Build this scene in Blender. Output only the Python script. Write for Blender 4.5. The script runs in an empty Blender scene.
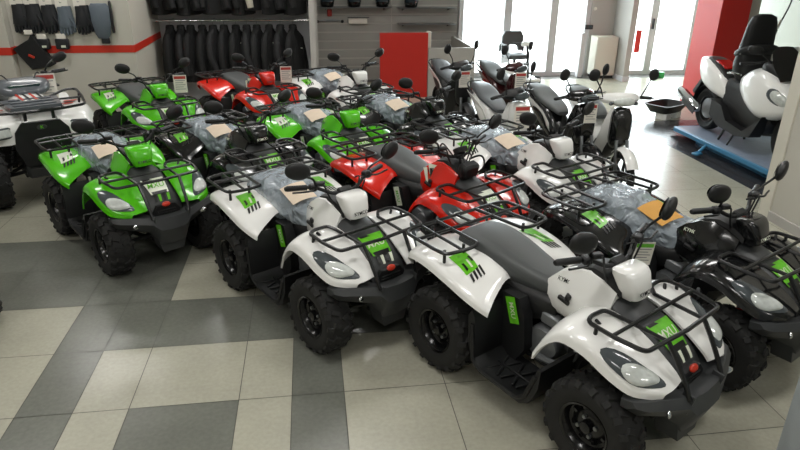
import bpy, bmesh, math, random
from mathutils import Vector, Matrix, Euler
PI = math.pi
sc = bpy.context.scene
COL = sc.collection
random.seed(7)

# ------------------------------------------------------------------ materials
def lin(h):
    h = h.lstrip('#')
    c = [int(h[i:i+2], 16)/255 for i in (0, 2, 4)]
    return tuple(x/12.92 if x <= .04045 else ((x+.055)/1.055)**2.4 for x in c) + (1,)

def mat(name, col, rough=.5, metal=0, spec=.5, coat=0, noise=None, bump=None, alpha=None):
    m = bpy.data.materials.new(name); m.use_nodes = True
    nt = m.node_tree; b = nt.nodes['Principled BSDF']
    c = lin(col)
    b.inputs['Base Color'].default_value = c
    b.inputs['Roughness'].default_value = rough
    b.inputs['Metallic'].default_value = metal
    b.inputs['Specular IOR Level'].default_value = spec
    b.inputs['Coat Weight'].default_value = coat
    b.inputs['Coat Roughness'].default_value = .05
    tc = nt.nodes.new('ShaderNodeTexCoord')
    if noise:
        sc_, amt = noise
        n = nt.nodes.new('ShaderNodeTexNoise'); n.inputs['Scale'].default_value = sc_; n.inputs['Detail'].default_value = 4
        r = nt.nodes.new('ShaderNodeMapRange'); r.inputs['To Min'].default_value = 1-amt; r.inputs['To Max'].default_value = 1+amt
        mx = nt.nodes.new('ShaderNodeMix'); mx.data_type = 'RGBA'; mx.blend_type = 'MULTIPLY'; mx.inputs[0].default_value = 1
        mx.inputs[6].default_value = c
        nt.links.new(tc.outputs['Object'], n.inputs['Vector']); nt.links.new(n.outputs['Fac'], r.inputs['Value'])
        nt.links.new(r.outputs[0], mx.inputs[7]); nt.links.new(mx.outputs[2], b.inputs['Base Color'])
    if bump:
        sc_, st, ds = bump
        n = nt.nodes.new('ShaderNodeTexNoise'); n.inputs['Scale'].default_value = sc_; n.inputs['Detail'].default_value = 3
        bp = nt.nodes.new('ShaderNodeBump'); bp.inputs['Strength'].default_value = st; bp.inputs['Distance'].default_value = ds
        nt.links.new(tc.outputs['Object'], n.inputs['Vector']); nt.links.new(n.outputs['Fac'], bp.inputs['Height'])
        nt.links.new(bp.outputs[0], b.inputs['Normal'])
    if alpha is not None:
        b.inputs['Alpha'].default_value = alpha
    return m

def glass_mat(name, tint, gloss=.08, rough=.02):
    m = bpy.data.materials.new(name); m.use_nodes = True
    nt = m.node_tree; nt.nodes.clear()
    o = nt.nodes.new('ShaderNodeOutputMaterial'); mx = nt.nodes.new('ShaderNodeMixShader')
    t = nt.nodes.new('ShaderNodeBsdfTransparent'); g = nt.nodes.new('ShaderNodeBsdfGlossy')
    t.inputs[0].default_value = lin(tint); g.inputs['Roughness'].default_value = rough
    mx.inputs[0].default_value = gloss
    nt.links.new(t.outputs[0], mx.inputs[1]); nt.links.new(g.outputs[0], mx.inputs[2]); nt.links.new(mx.outputs[0], o.inputs[0])
    return m

M = dict(
    white=mat('white_plastic', '#f1f1ee', .22, coat=.4),
    green=mat('lime_green_plastic', '#55c414', .22, coat=.4),
    red=mat('red_plastic', '#d8210f', .22, coat=.4),
    black=mat('gloss_black_plastic', '#131415', .18, coat=.4),
    maroon=mat('maroon_plastic', '#3a1315', .22, coat=.4),
    trim=mat('matt_black_plastic', '#131415', .5, noise=(30, .15)),
    bump=mat('charcoal_plastic', '#37393a', .5, noise=(20, .12)),
    rack=mat('black_powder_coated_tube', '#141516', .32),
    seat=mat('dark_grey_vinyl', '#464949', .5, bump=(160, .2, .002)),
    seatg=mat('grey_vinyl', '#4c4f52', .42, bump=(120, .2, .002)),
    tyre=mat('tyre_rubber', '#1c1c1b', .78, noise=(25, .2)),
    rim=mat('gloss_black_rim', '#0e0e0f', .22),
    chrome=mat('chrome', '#d5d8da', .12, metal=1),
    steel=mat('dull_steel', '#8b8e90', .38, metal=1, noise=(14, .2)),
    engine=mat('engine_metal', '#85888a', .42, metal=.6, noise=(12, .3)),
    shock=mat('red_spring', '#a01c14', .35),
    lens=mat('headlamp_glass', '#c9ceca', .08, spec=.8, noise=(28, .35)),
    lensdark=mat('smoked_lamp_surround', '#4d5356', .12, noise=(20, .3)),
    amber=mat('orange_lens', '#d9691a', .2),
    redlens=mat('red_lens', '#b5120e', .2),
    decal=mat('green_decal', '#64c01f', .3, noise=(24, .4)),
    decalw=mat('white_decal', '#dde3cf', .3, noise=(22, .2)),
    decalk=mat('black_decal', '#101110', .35),
    badge=mat('red_badge', '#c4331c', .3),
    mirrorg=mat('mirror_glass', '#cdd3d6', .04, metal=1),
    paper=mat('white_card', '#e6e2d8', .7, noise=(18, .06)),
    tan=mat('tan_paper', '#dbc9b4', .7, noise=(16, .1)),
    orange=mat('orange_kraft_paper', '#d19b4a', .7, noise=(16, .1)),
    cardred=mat('card_print_red', '#b8423c', .7),
    cardgrey=mat('card_print_grey', '#8b8a88', .7),
    beigewall=mat('painted_wall', '#c3c0b6', .7, noise=(2.5, .03)),
    greywall=mat('grey_painted_wall', '#b3b0ab', .7, noise=(2.5, .03)),
    niche=mat('dark_grey_panel', '#cfcfd3', .6, noise=(3, .05)),
    stripe=mat('red_stripe_paint', '#c9301d', .5),
    redpaint=mat('red_painted_column', '#cf2a22', .45, noise=(2, .03)),
    redpanel=mat('red_laminate', '#b9261c', .4, noise=(2, .03)),
    slat=mat('grey_slat_board', '#a3a19b', .5, noise=(3, .03)),
    groove=mat('slat_groove_strip', '#bdbbb4', .4),  # strips between the slats, paler than the board
    counter=mat('light_grey_laminate', '#a9a6a0', .4, noise=(2, .03)),
    alu=mat('white_window_frame', '#c9c9ca', .4),
    cream=mat('cream_cabinet', '#d5d1c4', .5),
    jacket=mat('black_textile', '#08090a', .8, bump=(40, .5, .01), noise=(9, .25)),
    jacketg=mat('charcoal_textile', '#101113', .75, bump=(40, .5, .01), noise=(9, .25)),
    jacketb=mat('stone_textile', '#a7a294', .8, bump=(40, .5, .01)),
    glove=mat('black_leather', '#1a1c21', .5, bump=(60, .5, .006)),
    gloveg=mat('blue_grey_leather', '#5b656f', .5, bump=(60, .5, .006)),
    blue=mat('blue_lift_paint', '#3b7ea6', .4, noise=(8, .15)),
    bluetop=mat('worn_blue_plate', '#8793a6', .45, noise=(10, .15)),
    ceiling=mat('ceiling_paint', '#d9d8d4', .8),
    floorb=None, floorg=None,
    tray=mat('silver_grey_plastic', '#5f646a', .3, coat=.3),
    grout=mat('grout', '#55534e', .8),
    greenbox=mat('green_plastic', '#2c9a4b', .4),
    ground=mat('pale_pavement', '#c9c9c6', .8),
    column=mat('pale_blue_grey_paint', '#aeb5b8', .5),
    screen=mat('dark_screen', '#22303a', .1, coat=.5),
    windscreen=glass_mat('smoked_windscreen', '#5a3f4a', .1),
    glass=glass_mat('window_glass', '#f4f8f8', .06),
)

def floor_mat(name, col, amt):
    m = bpy.data.materials.new(name); m.use_nodes = True
    nt = m.node_tree; b = nt.nodes['Principled BSDF']
    g = nt.nodes.new('ShaderNodeNewGeometry')
    n1 = nt.nodes.new('ShaderNodeTexNoise'); n1.inputs['Scale'].default_value = 3.0; n1.inputs['Detail'].default_value = 6
    n2 = nt.nodes.new('ShaderNodeTexNoise'); n2.inputs['Scale'].default_value = 40; n2.inputs['Detail'].default_value = 3
    ad = nt.nodes.new('ShaderNodeMath'); ad.operation = 'ADD'
    r = nt.nodes.new('ShaderNodeMapRange'); r.inputs['From Min'].default_value = .6; r.inputs['From Max'].default_value = 1.4
    r.inputs['To Min'].default_value = 1-amt; r.inputs['To Max'].default_value = 1+amt
    mx = nt.nodes.new('ShaderNodeMix'); mx.data_type = 'RGBA'; mx.blend_type = 'MULTIPLY'; mx.inputs[0].default_value = 1
    mx.inputs[6].default_value = lin(col)
    for n in (n1, n2): nt.links.new(g.outputs['Position'], n.inputs['Vector'])
    nt.links.new(n1.outputs['Fac'], ad.inputs[0]); nt.links.new(n2.outputs['Fac'], ad.inputs[1])
    nt.links.new(ad.outputs[0], r.inputs['Value']); nt.links.new(r.outputs[0], mx.inputs[7]); nt.links.new(mx.outputs[2], b.inputs['Base Color'])
    b.inputs['Roughness'].default_value = .25; b.inputs['Specular IOR Level'].default_value = .55
    return m
M['floorb'] = floor_mat('beige_floor_tile', '#aeac9c', .12)
M['floorg'] = floor_mat('grey_floor_tile', '#70726a', .16)
M['floord'] = floor_mat('dark_floor_tile', '#3f3f42', .16)

def wrap_mat():
    m = bpy.data.materials.new('clear_plastic_wrap'); m.use_nodes = True
    nt = m.node_tree; b = nt.nodes['Principled BSDF']; o = nt.nodes['Material Output']
    b.inputs['Base Color'].default_value = lin('#b9c5cf'); b.inputs['Roughness'].default_value = .08; b.inputs['Specular IOR Level'].default_value = .8
    tc = nt.nodes.new('ShaderNodeTexCoord'); n = nt.nodes.new('ShaderNodeTexNoise'); n.inputs['Scale'].default_value = 7; n.inputs['Detail'].default_value = 1.5; n.inputs['Distortion'].default_value = 1.8
    bp = nt.nodes.new('ShaderNodeBump'); bp.inputs['Strength'].default_value = 1.0; bp.inputs['Distance'].default_value = .09
    nt.links.new(tc.outputs['Object'], n.inputs['Vector']); nt.links.new(n.outputs['Fac'], bp.inputs['Height']); nt.links.new(bp.outputs[0], b.inputs['Normal'])
    t = nt.nodes.new('ShaderNodeBsdfTransparent'); mx = nt.nodes.new('ShaderNodeMixShader'); mx.inputs[0].default_value = .62
    nt.links.new(t.outputs[0], mx.inputs[1]); nt.links.new(b.outputs[0], mx.inputs[2]); nt.links.new(mx.outputs[0], o.inputs[0])
    return m
M['wrap'] = wrap_mat()

# ------------------------------------------------------------------ mesh toolkit
def V(*a): return Vector(a)

def cr1(P, n):
    """Catmull-Rom through the list P, n samples per span."""
    out = []; k = len(P)
    for i in range(k-1):
        p0 = P[i-1] if i else P[0]*2-P[1]
        p1, p2 = P[i], P[i+1]
        p3 = P[i+2] if i+2 < k else P[-1]*2-P[-2]
        for j in range(n):
            t = j/n
            out.append(((p1*2)+(p2-p0)*t+(p0*2-p1*5+p2*4-p3)*t*t+(p1*3-p0-p2*3+p3)*t**3)*.5)
    out.append(P[-1]); return out

def cgrid(P, nr, nc):
    rows = [cr1([Vector(q) for q in r], nc) for r in P]
    cols = [cr1([rows[i][j] for i in range(len(rows))], nr) for j in range(len(rows[0]))]
    return [[cols[j][i] for j in range(len(cols))] for i in range(len(cols[0]))]

def fillet(P, r, k=4, closed=False):
    P = [Vector(p) for p in P]; n = len(P); out = []
    for i in range(n):
        if not closed and i in (0, n-1): out.append(P[i]); continue
        a, b, c = P[i-1], P[i], P[(i+1) % n]
        d1, d2 = (a-b), (c-b); l = min(r, d1.length*.48, d2.length*.48)
        s, e = b+d1.normalized()*l, b+d2.normalized()*l
        for j in range(k+1):
            t = j/k; out.append(s*(1-t)**2+b*2*t*(1-t)+e*t*t)
    return out

class MB:
    def __init__(s): s.v = []; s.f = []; s.m = []
    def add(s, vs, fs, mi=0, X=None):
        o = len(s.v)
        s.v += [tuple(X @ Vector(v)) if X is not None else tuple(v) for v in vs]
        s.f += [[o+i for i in f] for f in fs]; s.m += [mi]*len(fs); return s
    def box(s, c, d, rot=None, bev=.0, mi=0, taper=None, seg=1):
        bm = bmesh.new(); bmesh.ops.create_cube(bm, size=1)
        for v in bm.verts:
            v.co = Vector((v.co.x*d[0], v.co.y*d[1], v.co.z*d[2]))
            if taper and v.co.z > 0: v.co.x *= taper[0]; v.co.y *= taper[1]
        if bev > 0: bmesh.ops.bevel(bm, geom=bm.edges[:], offset=bev, segments=seg, affect='EDGES', profile=.5)
        X = Matrix.Translation(Vector(c))
        if rot: X = X @ Euler(rot).to_matrix().to_4x4()
        bm.verts.index_update()
        s.add([v.co for v in bm.verts], [[v.index for v in f.verts] for f in bm.faces], mi, X); bm.free(); return s
    def loft(s, R, mi=0, caps=True, X=None, closed=False):
        n = len(R[0]); vs = [p for r in R for p in r]; fs = []
        K = len(R)
        for i in range(K if closed else K-1):
            a, b = i*n, ((i+1) % K)*n
            for j in range(n):
                k = (j+1) % n; fs.append([a+j, a+k, b+k, b+j])
        if caps and not closed:
            fs.append(list(range(n))[::-1]); fs.append([(K-1)*n+j for j in range(n)])
        return s.add(vs, fs, mi, X)
    def tube(s, P, r, n=7, mi=0, fl=0, closed=False, X=None):
        P = fillet(P, fl, 4, closed) if fl else [Vector(p) for p in P]
        rs = r if isinstance(r, (list, tuple)) else [r]*len(P)
        if isinstance(r, (list, tuple)) and len(r) != len(P): rs = [r[0]+(r[-1]-r[0])*i/(len(P)-1) for i in range(len(P))]
        R = []; N = len(P); up = None
        for i in range(N):
            if closed: t = (P[(i+1) % N]-P[i-1])
            else: t = P[min(i+1, N-1)]-P[max(i-1, 0)]
            t = t.normalized() if t.length > 1e-9 else Vector((0, 0, 1))
            if up is None:
                up = Vector((0, 0, 1)) if abs(t.z) < .9 else Vector((1, 0, 0))
            a = t.cross(up).normalized(); up = a.cross(t).normalized()
            R.append([P[i]+(a*math.cos(2*PI*j/n)+up*math.sin(2*PI*j/n))*rs[i] for j in range(n)])
        return s.loft(R, mi, True, X, closed)
    def lathe(s, prof, n=24, mi=0, X=None, axis='y', caps=True):
        """prof: (along axis, radius)"""
        R = []
        for h, r in prof:
            ring = []
            for j in range(n):
                a = 2*PI*j/n; c, d = math.cos(a)*r, math.sin(a)*r
                ring.append((c, h, d) if axis == 'y' else (c, d, h) if axis == 'z' else (h, c, d))
            R.append(ring)
        return s.loft(R, mi, caps, X)
    def ell(s, c, r, rot=None, nu=16, nv=10, mi=0, pw=1.0):
        sg = lambda x, p: math.copysign(abs(x)**p, x)
        R = []
        for i in range(nv+1):
            th = -PI/2+PI*i/nv; cz = max(1e-4, math.cos(th))
            R.append([(r[0]*sg(cz, pw)*sg(math.cos(2*PI*j/nu), pw), r[1]*sg(cz, pw)*sg(math.sin(2*PI*j/nu), pw), r[2]*sg(math.sin(th), pw)) for j in range(nu)])
        X = Matrix.Translation(Vector(c))
        if rot: X = X @ Euler(rot).to_matrix().to_4x4()
        return s.loft(R, mi, True, X)
    def sheet(s, G, th=.006, mi=0, X=None):
        """grid of points with thickness (shell grown against the normal)"""
        nr, nc = len(G), len(G[0]); top = [p for r in G for p in r]; bot = []
        for i in range(nr):
            for j in range(nc):
                du = G[min(i+1, nr-1)][j]-G[max(i-1, 0)][j]; dv = G[i][min(j+1, nc-1)]-G[i][max(j-1, 0)]
                nn = du.cross(dv); nn = nn.normalized() if nn.length > 1e-12 else Vector((0, 0, 1))
                bot.append(G[i][j]-nn*th)
        N = nr*nc; fs = []
        for i in range(nr-1):
            for j in range(nc-1):
                a, b, c, d = i*nc+j, i*nc+j+1, (i+1)*nc+j+1, (i+1)*nc+j
                fs.append([a, d, c, b]); fs.append([N+a, N+b, N+c, N+d])
        bd = [j for j in range(nc)]+[i*nc+nc-1 for i in range(1, nr)]+[(nr-1)*nc+j for j in range(nc-2, -1, -1)]+[i*nc for i in range(nr-2, 0, -1)]
        for k in range(len(bd)):
            a, b = bd[k], bd[(k+1) % len(bd)]; fs.append([a, b, N+b, N+a])
        return s.add(top+bot, fs, mi, X)
    def prism(s, poly, d0, d1, axis='y', mi=0, X=None):
        """poly: 2D outline; y axis: (x,z); x axis: (y,z); z axis: (x,y)"""
        f = {'y': lambda p, d: (p[0], d, p[1]), 'x': lambda p, d: (d, p[0], p[1]), 'z': lambda p, d: (p[0], p[1], d)}[axis]
        return s.loft([[f(p, d0) for p in poly], [f(p, d1) for p in poly]], mi, True, X)
    def mirror_y(s):
        o = len(s.v); n = len(s.f)
        s.v += [(x, -y, z) for x, y, z in s.v]
        s.f += [[o+i for i in f][::-1] for f in s.f[:n]]; s.m += s.m[:n]; return s
    def mesh(s, name, mats, ang=38):
        me = bpy.data.meshes.new(name); me.from_pydata(s.v, [], s.f);
        bm = bmesh.new(); bm.from_mesh(me); bmesh.ops.recalc_face_normals(bm, faces=bm.faces[:]); bm.to_mesh(me); bm.free()
        for m in mats: me.materials.append(m)
        for p, mi in zip(me.polygons, s.m): p.material_index = mi; p.use_smooth = True
        me.set_sharp_from_angle(angle=math.radians(ang)); return me
    def build(s, name, mats, parent=None, ang=38):
        if not isinstance(mats, (list, tuple)): mats = [mats]
        return obj(name, s.mesh(name, mats, ang), parent)

def obj(name, me, parent=None):
    o = bpy.data.objects.new(name, me); COL.objects.link(o)
    if parent is not None: o.parent = parent
    return o
def tag(o, label=None, cat=None, group=None, kind=None):
    if label: o['label'] = label
    if cat: o['category'] = cat
    if group: o['group'] = group
    if kind: o['kind'] = kind
    return o
def thing(name, label, cat, loc=(0, 0, 0), rz=0, group=None):
    o = bpy.data.objects.new(name, None); COL.objects.link(o); o.empty_display_size = .1
    o.location = loc; o.rotation_euler = (0, 0, rz); return tag(o, label, cat, group)
def struct(name, mb, mats, ang=38):
    return tag(mb.build(name, mats, None, ang), kind='structure')
MESHES = {}
def cached(key, make, mats, ang=38):
    """one mesh datablock per (shape, materials)"""
    k = (key, tuple(m.name for m in mats))
    if k not in MESHES:
        if key not in MESHES: MESHES[key] = make()
        MESHES[k] = MESHES[key].mesh(key, mats, ang)
    return MESHES[k]

TXT = {}
def text_mb(s, size, fn, mi=0, mb=None, shear=0):
    """flat lettering s, cap size about `size`, laid on a surface by fn(u,v)->point (u along, v up, centred)"""
    if s not in TXT:
        cu = bpy.data.curves.new('lettering', 'FONT'); cu.body = s; cu.align_x = 'CENTER'; cu.align_y = 'CENTER'; cu.offset = .012; cu.resolution_u = 3
        ob = bpy.data.objects.new('lettering', cu); me = bpy.data.meshes.new_from_object(ob)
        TXT[s] = ([v.co.copy() for v in me.vertices], [list(p.vertices) for p in me.polygons])
        bpy.data.objects.remove(ob); bpy.data.meshes.remove(me); bpy.data.curves.remove(cu)
    vs, fs = TXT[s]; mb = mb or MB()
    return mb.add([fn((v.x+shear*v.y)*size, v.y*size) for v in vs], fs, mi)
# ------------------------------------------------------------------ quad bike parts (x forward, y left, z up)
def m_tyre(R=.25, W=.19, rim_r=.132):
    mb = MB(); h = W/2
    prof = [(-h*.82, rim_r), (-h*.95, rim_r+.02), (-h*1.02, R*.76), (-h*.98, R*.88), (-h*.82, R*.945), (-h*.4, R*.965), (0, R*.97),
            (h*.4, R*.965), (h*.82, R*.945), (h*.98, R*.88), (h*1.02, R*.76), (h*.95, rim_r+.02), (h*.82, rim_r)]
    R_ = []
    n = 40
    for y, r in prof: R_.append([(math.cos(2*PI*j/n)*r, y, math.sin(2*PI*j/n)*r) for j in range(n)])
    mb.loft(R_, 0, False, None, True)
    N = 18
    for k in range(N):
        a = 2*PI*k/N
        for s in (-1, 1):
            X = Matrix.Rotation(-(a+(PI/N if s > 0 else 0)), 4, 'Y')
            # inner chevron lug
            A = X @ Matrix.Translation((0, s*h*.34, R*.972)) @ Matrix.Rotation(s*.5, 4, 'Z')
            bm_box(mb, A, (.032, h*.66, R*.075))
            B = X @ Matrix.Translation((.012, s*h*.86, R*.925)) @ Matrix.Rotation(-s*.62, 4, 'X') @ Matrix.Rotation(s*.2, 4, 'Z')
            bm_box(mb, B, (.036, h*.5, R*.08))
    return mb
def bm_box(mb, X, d):
    x, y, z = d[0]/2, d[1]/2, d[2]/2; t = .78
    vs = [(-x, -y, -z), (x, -y, -z), (x, y, -z), (-x, y, -z), (-x*t, -y*t, z), (x*t, -y*t, z), (x*t, y*t, z), (-x*t, y*t, z)]
    mb.add(vs, [[3, 2, 1, 0], [4, 5, 6, 7], [0, 1, 5, 4], [1, 2, 6, 5], [2, 3, 7, 6], [3, 0, 4, 7]], 0, X)
def m_rim(r=.136, W=.19):
    """outer face towards -y"""
    mb = MB(); h = W/2
    mb.lathe([(-h*.86, r*.93), (-h*.92, r*1.02), (-h*.8, r*1.03), (-h*.66, r*.93), (-h*.3, r*.86), (-h*.2, r*.74), (-h*.28, r*.6), (-h*.42, r*.5), (-h*.44, r*.36), (-h*.44, .001)], 32, 0, None, 'y', False)
    mb.lathe([(h*.9, r*1.02), (h*.5, r*.8), (h*.5, .001)], 24, 0, None, 'y', False)
    mb.lathe([(-h*.42, .034), (-h*.72, .03), (-h*.76, .02), (-h*.76, .001)], 16, 0, None, 'y', False)
    for k in range(4):
        a = PI/4+k*PI/2
        mb.lathe([(-h*.4, .011), (-h*.6, .011), (-h*.62, .001)], 6, 1, Matrix.Translation((math.cos(a)*.052, 0, math.sin(a)*.052)), 'y', False)
    for k in range(8):
        a = k*PI/4
        X = Matrix.Rotation(a, 4, 'Y') @ Matrix.Translation((r*.68, -h*.27, 0))
        bm_box(mb, X @ Matrix.Rotation(PI/2, 4, 'X'), (r*.2, .022, .012))
    return mb

RF = [  # half of the rear fender: rows back to front, columns centre to lip
    [(-.95, 0, .655), (-.95, .13, .665), (-.945, .27, .66), (-.93, .38, .62), (-.92, .39, .565)],
    [(-.88, 0, .68), (-.88, .13, .71), (-.88, .28, .708), (-.88, .425, .685), (-.88, .45, .64)],
    [(-.72, 0, .68), (-.72, .135, .728), (-.72, .29, .728), (-.72, .45, .708), (-.72, .475, .662)],
    [(-.52, 0, .66), (-.52, .14, .725), (-.52, .29, .712), (-.52, .455, .68), (-.52, .482, .632)],
    [(-.40, 0, .63), (-.41, .155, .70), (-.395, .30, .682), (-.375, .452, .635), (-.375, .475, .59)],
    [(-.36, 0, .60), (-.345, .165, .675), (-.315, .30, .642), (-.275, .43, .592), (-.275, .45, .55)],
    [(-.34, 0, .57), (-.315, .17, .645), (-.275, .30, .605), (-.225, .405, .558), (-.225, .42, .52)]]
def rf_surf(u, v):  # u row 0..6, v col 0..4 (bilinear on the smooth grid)
    G = RFG; i = min(max(u*4, 0), 23.999); j = min(max(v*4, 0), 15.999); a, b = int(i), int(j); s, t = i-a, j-b
    return G[a][b]*(1-s)*(1-t)+G[a+1][b]*s*(1-t)+G[a][b+1]*(1-s)*t+G[a+1][b+1]*s*t
RFG = cgrid(RF, 4, 4)
FF = [
    [(.13, .145, .60), (.12, .22, .585), (.11, .33, .545), (.105, .415, .49), (.108, .432, .445)],
    [(.185, .14, .69), (.18, .22, .682), (.175, .33, .66), (.172, .42, .605), (.172, .438, .556)],
    [(.29, .135, .732), (.285, .22, .734), (.28, .33, .728), (.275, .425, .692), (.272, .446, .64)],
    [(.42, .13, .722), (.42, .22, .725), (.415, .33, .72), (.41, .42, .69), (.407, .442, .632)],
    [(.54, .125, .675), (.54, .22, .68), (.54, .32, .668), (.535, .405, .635), (.53, .427, .575)],
    [(.64, .125, .618), (.645, .21, .62), (.645, .30, .604), (.64, .378, .575), (.635, .397, .532)],
    [(.705, .125, .575), (.71, .20, .575), (.71, .265, .57), (.705, .325, .555), (.70, .34, .52)],
    [(.735, .125, .545), (.745, .18, .545), (.748, .225, .542), (.742, .265, .535), (.735, .274, .51)]]
FFG = cgrid(FF, 4, 4)
def ff_surf(u, v):
    G = FFG; i = min(max(u*4, 0), 27.999); j = min(max(v*4, 0), 15.999); a, b = int(i), int(j); s, t = i-a, j-b
    return G[a][b]*(1-s)*(1-t)+G[a+1][b]*s*(1-t)+G[a][b+1]*(1-s)*t+G[a+1][b+1]*s*t
def patch(mb, S, quad, off, mi, side=1, nu=6, nv=6, th=.0015):
    """decal: quad of four (u,v) corners laid on surface S"""
    G = []
    for i in range(nu+1):
        r = []
        for j in range(nv+1):
            s, t = i/nu, j/nv
            u = (quad[0][0]*(1-t)+quad[1][0]*t)*(1-s)+(quad[3][0]*(1-t)+quad[2][0]*t)*s
            v = (quad[0][1]*(1-t)+quad[1][1]*t)*(1-s)+(quad[3][1]*(1-t)+quad[2][1]*t)*s
            p = S(u, v); e = .03
            n = (S(u+e, v)-S(u-e, v)).cross(S(u, v+e)-S(u, v-e)); n = n.normalized() if n.length else Vector((0, 0, 1))
            if n.z < 0: n = -n
            q = p+n*off; r.append(Vector((q.x, q.y*side, q.z)))
        G.append(r)
    vs = [p for r in G for p in r]; nc = nv+1
    fs = [[i*nc+j, i*nc+j+1, (i+1)*nc+j+1, (i+1)*nc+j] for i in range(nu) for j in range(nv)]
    return mb.add(vs, fs, mi)

def m_rear_fender():
    G = [[Vector((p.x, -p.y, p.z)) for p in r[:0:-1]]+list(r) for r in RFG]
    return MB().sheet(G, .012)
def m_front_fender(s):
    G = [[Vector((p.x, p.y*s, p.z)) for p in r] for r in FFG]
    mb = MB().sheet(G if s > 0 else [r[::-1] for r in G], .012)
    return mb
def m_rear_decal(s):
    mb = MB()
    patch(mb, rf_surf, [(2.5, 1.7), (2.5, 2.4), (3.55, 2.5), (3.55, 1.95)], .003, 0, s)
    for k in range(4):
        u = 3.45+k*.05; v = 1.80+k*.17
        patch(mb, rf_surf, [(u, v), (u+.02, v+.11), (u+.7-.08*k, v+.2), (u+.64-.08*k, v+.1)], .0035, 1, s, 4, 2)
    patch(mb, rf_surf, [(2.9, 2.0), (2.9, 2.07), (3.35, 2.16), (3.38, 2.08)], .0045, 2, s, 3, 2)
    patch(mb, rf_surf, [(3.0, 2.24), (2.97, 2.32), (3.4, 2.38), (3.35, 2.28)], .0045, 1, s, 3, 2)
    patch(mb, rf_surf, [(2.8, 1.8), (2.8, 1.88), (3.1, 1.95), (3.1, 1.85)], .0045, 1, s, 3, 2)
    return mb
def ring_seat(x, hw, zb, zt, n=20, rnd=.45):
    r = []
    for j in range(n):
        a = 2*PI*j/n; c, d = math.cos(a), math.sin(a)
        y = hw*math.copysign(abs(c)**rnd, c); z = (zb+zt)/2+(zt-zb)/2*math.copysign(abs(d)**(rnd+.1), d)
        if d > 0: y *= 1-.10*d
        r.append((x, y, z))
    return r
SEATP = [(-.775, .12, .70, .745), (-.755, .155, .675, .785), (-.70, .175, .66, .800), (-.58, .180, .64, .800), (-.44, .170, .62, .780), (-.30, .150, .60, .748), (-.18, .126, .60, .722), (-.10, .108, .60, .708), (-.07, .095, .61, .70)]
def smooth_sections(P, n=3):
    return [tuple(v) for v in cr_n(P, n)]
def cr_n(P, n):
    k = len(P); out = []
    for i in range(k-1):
        p0 = P[i-1] if i else P[0]; p1, p2 = P[i], P[i+1]; p3 = P[i+2] if i+2 < k else P[-1]
        for j in range(n):
            t = j/n
            out.append([.5*((2*b)+(c-a)*t+(2*a-5*b+4*c-d)*t*t+(3*b-a-3*c+d)*t**3) for a, b, c, d in zip(p0, p1, p2, p3)])
    out.append(list(P[-1])); return out
def sec_(x, hw, z0, z1, n=16):
    return [(x, hw*math.copysign(abs(math.cos(2*PI*j/n))**.5, math.cos(2*PI*j/n)), (z0+z1)/2+(z1-z0)/2*math.copysign(abs(math.sin(2*PI*j/n))**.5, math.sin(2*PI*j/n))) for j in range(n)]
def m_seat(): return MB().loft([ring_seat(*p) for p in smooth_sections(SEATP)])
def m_wrap(seed):
    rnd = random.Random(seed); R = []
    P = [(-.80, .14, .64, .76), (-.78, .18, .62, .80), (-.68, .20, .60, .825), (-.5, .205, .585, .825), (-.34, .188, .575, .795), (-.2, .166, .575, .765), (-.08, .145, .58, .74), (-.03, .11, .6, .715)]
    ph = [rnd.random()*6 for _ in range(6)]
    for q in cr_n(P, 5):
        ring = ring_seat(q[0], q[1], q[2], q[3], 36, .5)
        o = []
        for (x, y, z) in ring:
            w = .007*math.sin(38*x+22*z+ph[0]+9*y)+.006*math.sin(61*y-33*x+ph[1])+.005*math.sin(70*z+40*y+ph[2])+.004*math.sin(95*x+ph[3]-50*y)
            if z < .66: w += .012*math.sin(30*x+ph[4])
            o.append((x+w*.5, y+math.copysign(w, y), z+w*.8+rnd.uniform(-.002, .002)))
        R.append(o)
    return MB().loft(R)
def m_paper():
    G = []
    for i in range(5):
        G.append([Vector((-.34+.21*i/4+.04*(j/4), -.15+.17*j/4-.02*i/4, .826-.05*(i/4)-1.6*(-.15+.17*j/4)**2+.012)) for j in range(5)])
    return MB().sheet([r[::-1] for r in G], .003)
def m_cowl():
    P = [(-.10, .095, .57, .72, .09), (-.02, .135, .555, .80, .10), (.07, .16, .56, .855, .105), (.16, .168, .58, .872, .105), (.24, .15, .60, .85, .10), (.32, .13, .64, .81, .09)]
    R = []
    for x, hw, zb, zt, tw in P:
        zm = zb+(zt-zb)*.55
        R.append([(x, -hw*.8, zb), (x, hw*.8, zb), (x, hw, zb+.04), (x, hw, zm), (x, tw, zt-.008), (x, tw*.7, zt), (x, -tw*.7, zt), (x, -tw, zt-.008), (x, -hw, zm), (x, -hw, zb+.04)])
    return MB().loft(R)
def m_latch(s):
    mb = MB()
    mb.box((.07, s*.165, .68), (.075, .02, .028), (0, .25, 0), .006)
    mb.box((.10, s*.172, .712), (.03, .026, .035), (0, .3, 0), .008)
    mb.tube([(.09, s*.168, .69), (.095, s*.17, .73)], .008)
    return mb
def m_top_cover():  # black strip over the tank / steering
    P = [(-.09, .085, .715), (0, .09, .80), (.09, .095, .862), (.18, .095, .882), (.26, .09, .862), (.34, .085, .815)]
    R = [[(x, -w, z-.03), (x, w, z-.03), (x, w*.9, z+.004), (x, w*.5, z+.014), (x, -w*.5, z+.014), (x, -w*.9, z+.004)] for x, w, z in P]
    return MB().loft(R)
NOSE = [(.25, .10, .785), (.34, .12, .76), (.45, .135, .712), (.55, .14, .665), (.62, .14, .62), (.67, .135, .575), (.70, .13, .52), (.715, .12, .46)]
def nose_z(x):
    for a, b in zip(NOSES, NOSES[1:]):
        if a[0] <= x <= b[0]: return a[2]+(b[2]-a[2])*(x-a[0])/(b[0]-a[0])
    return NOSE[-1][2]
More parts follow.
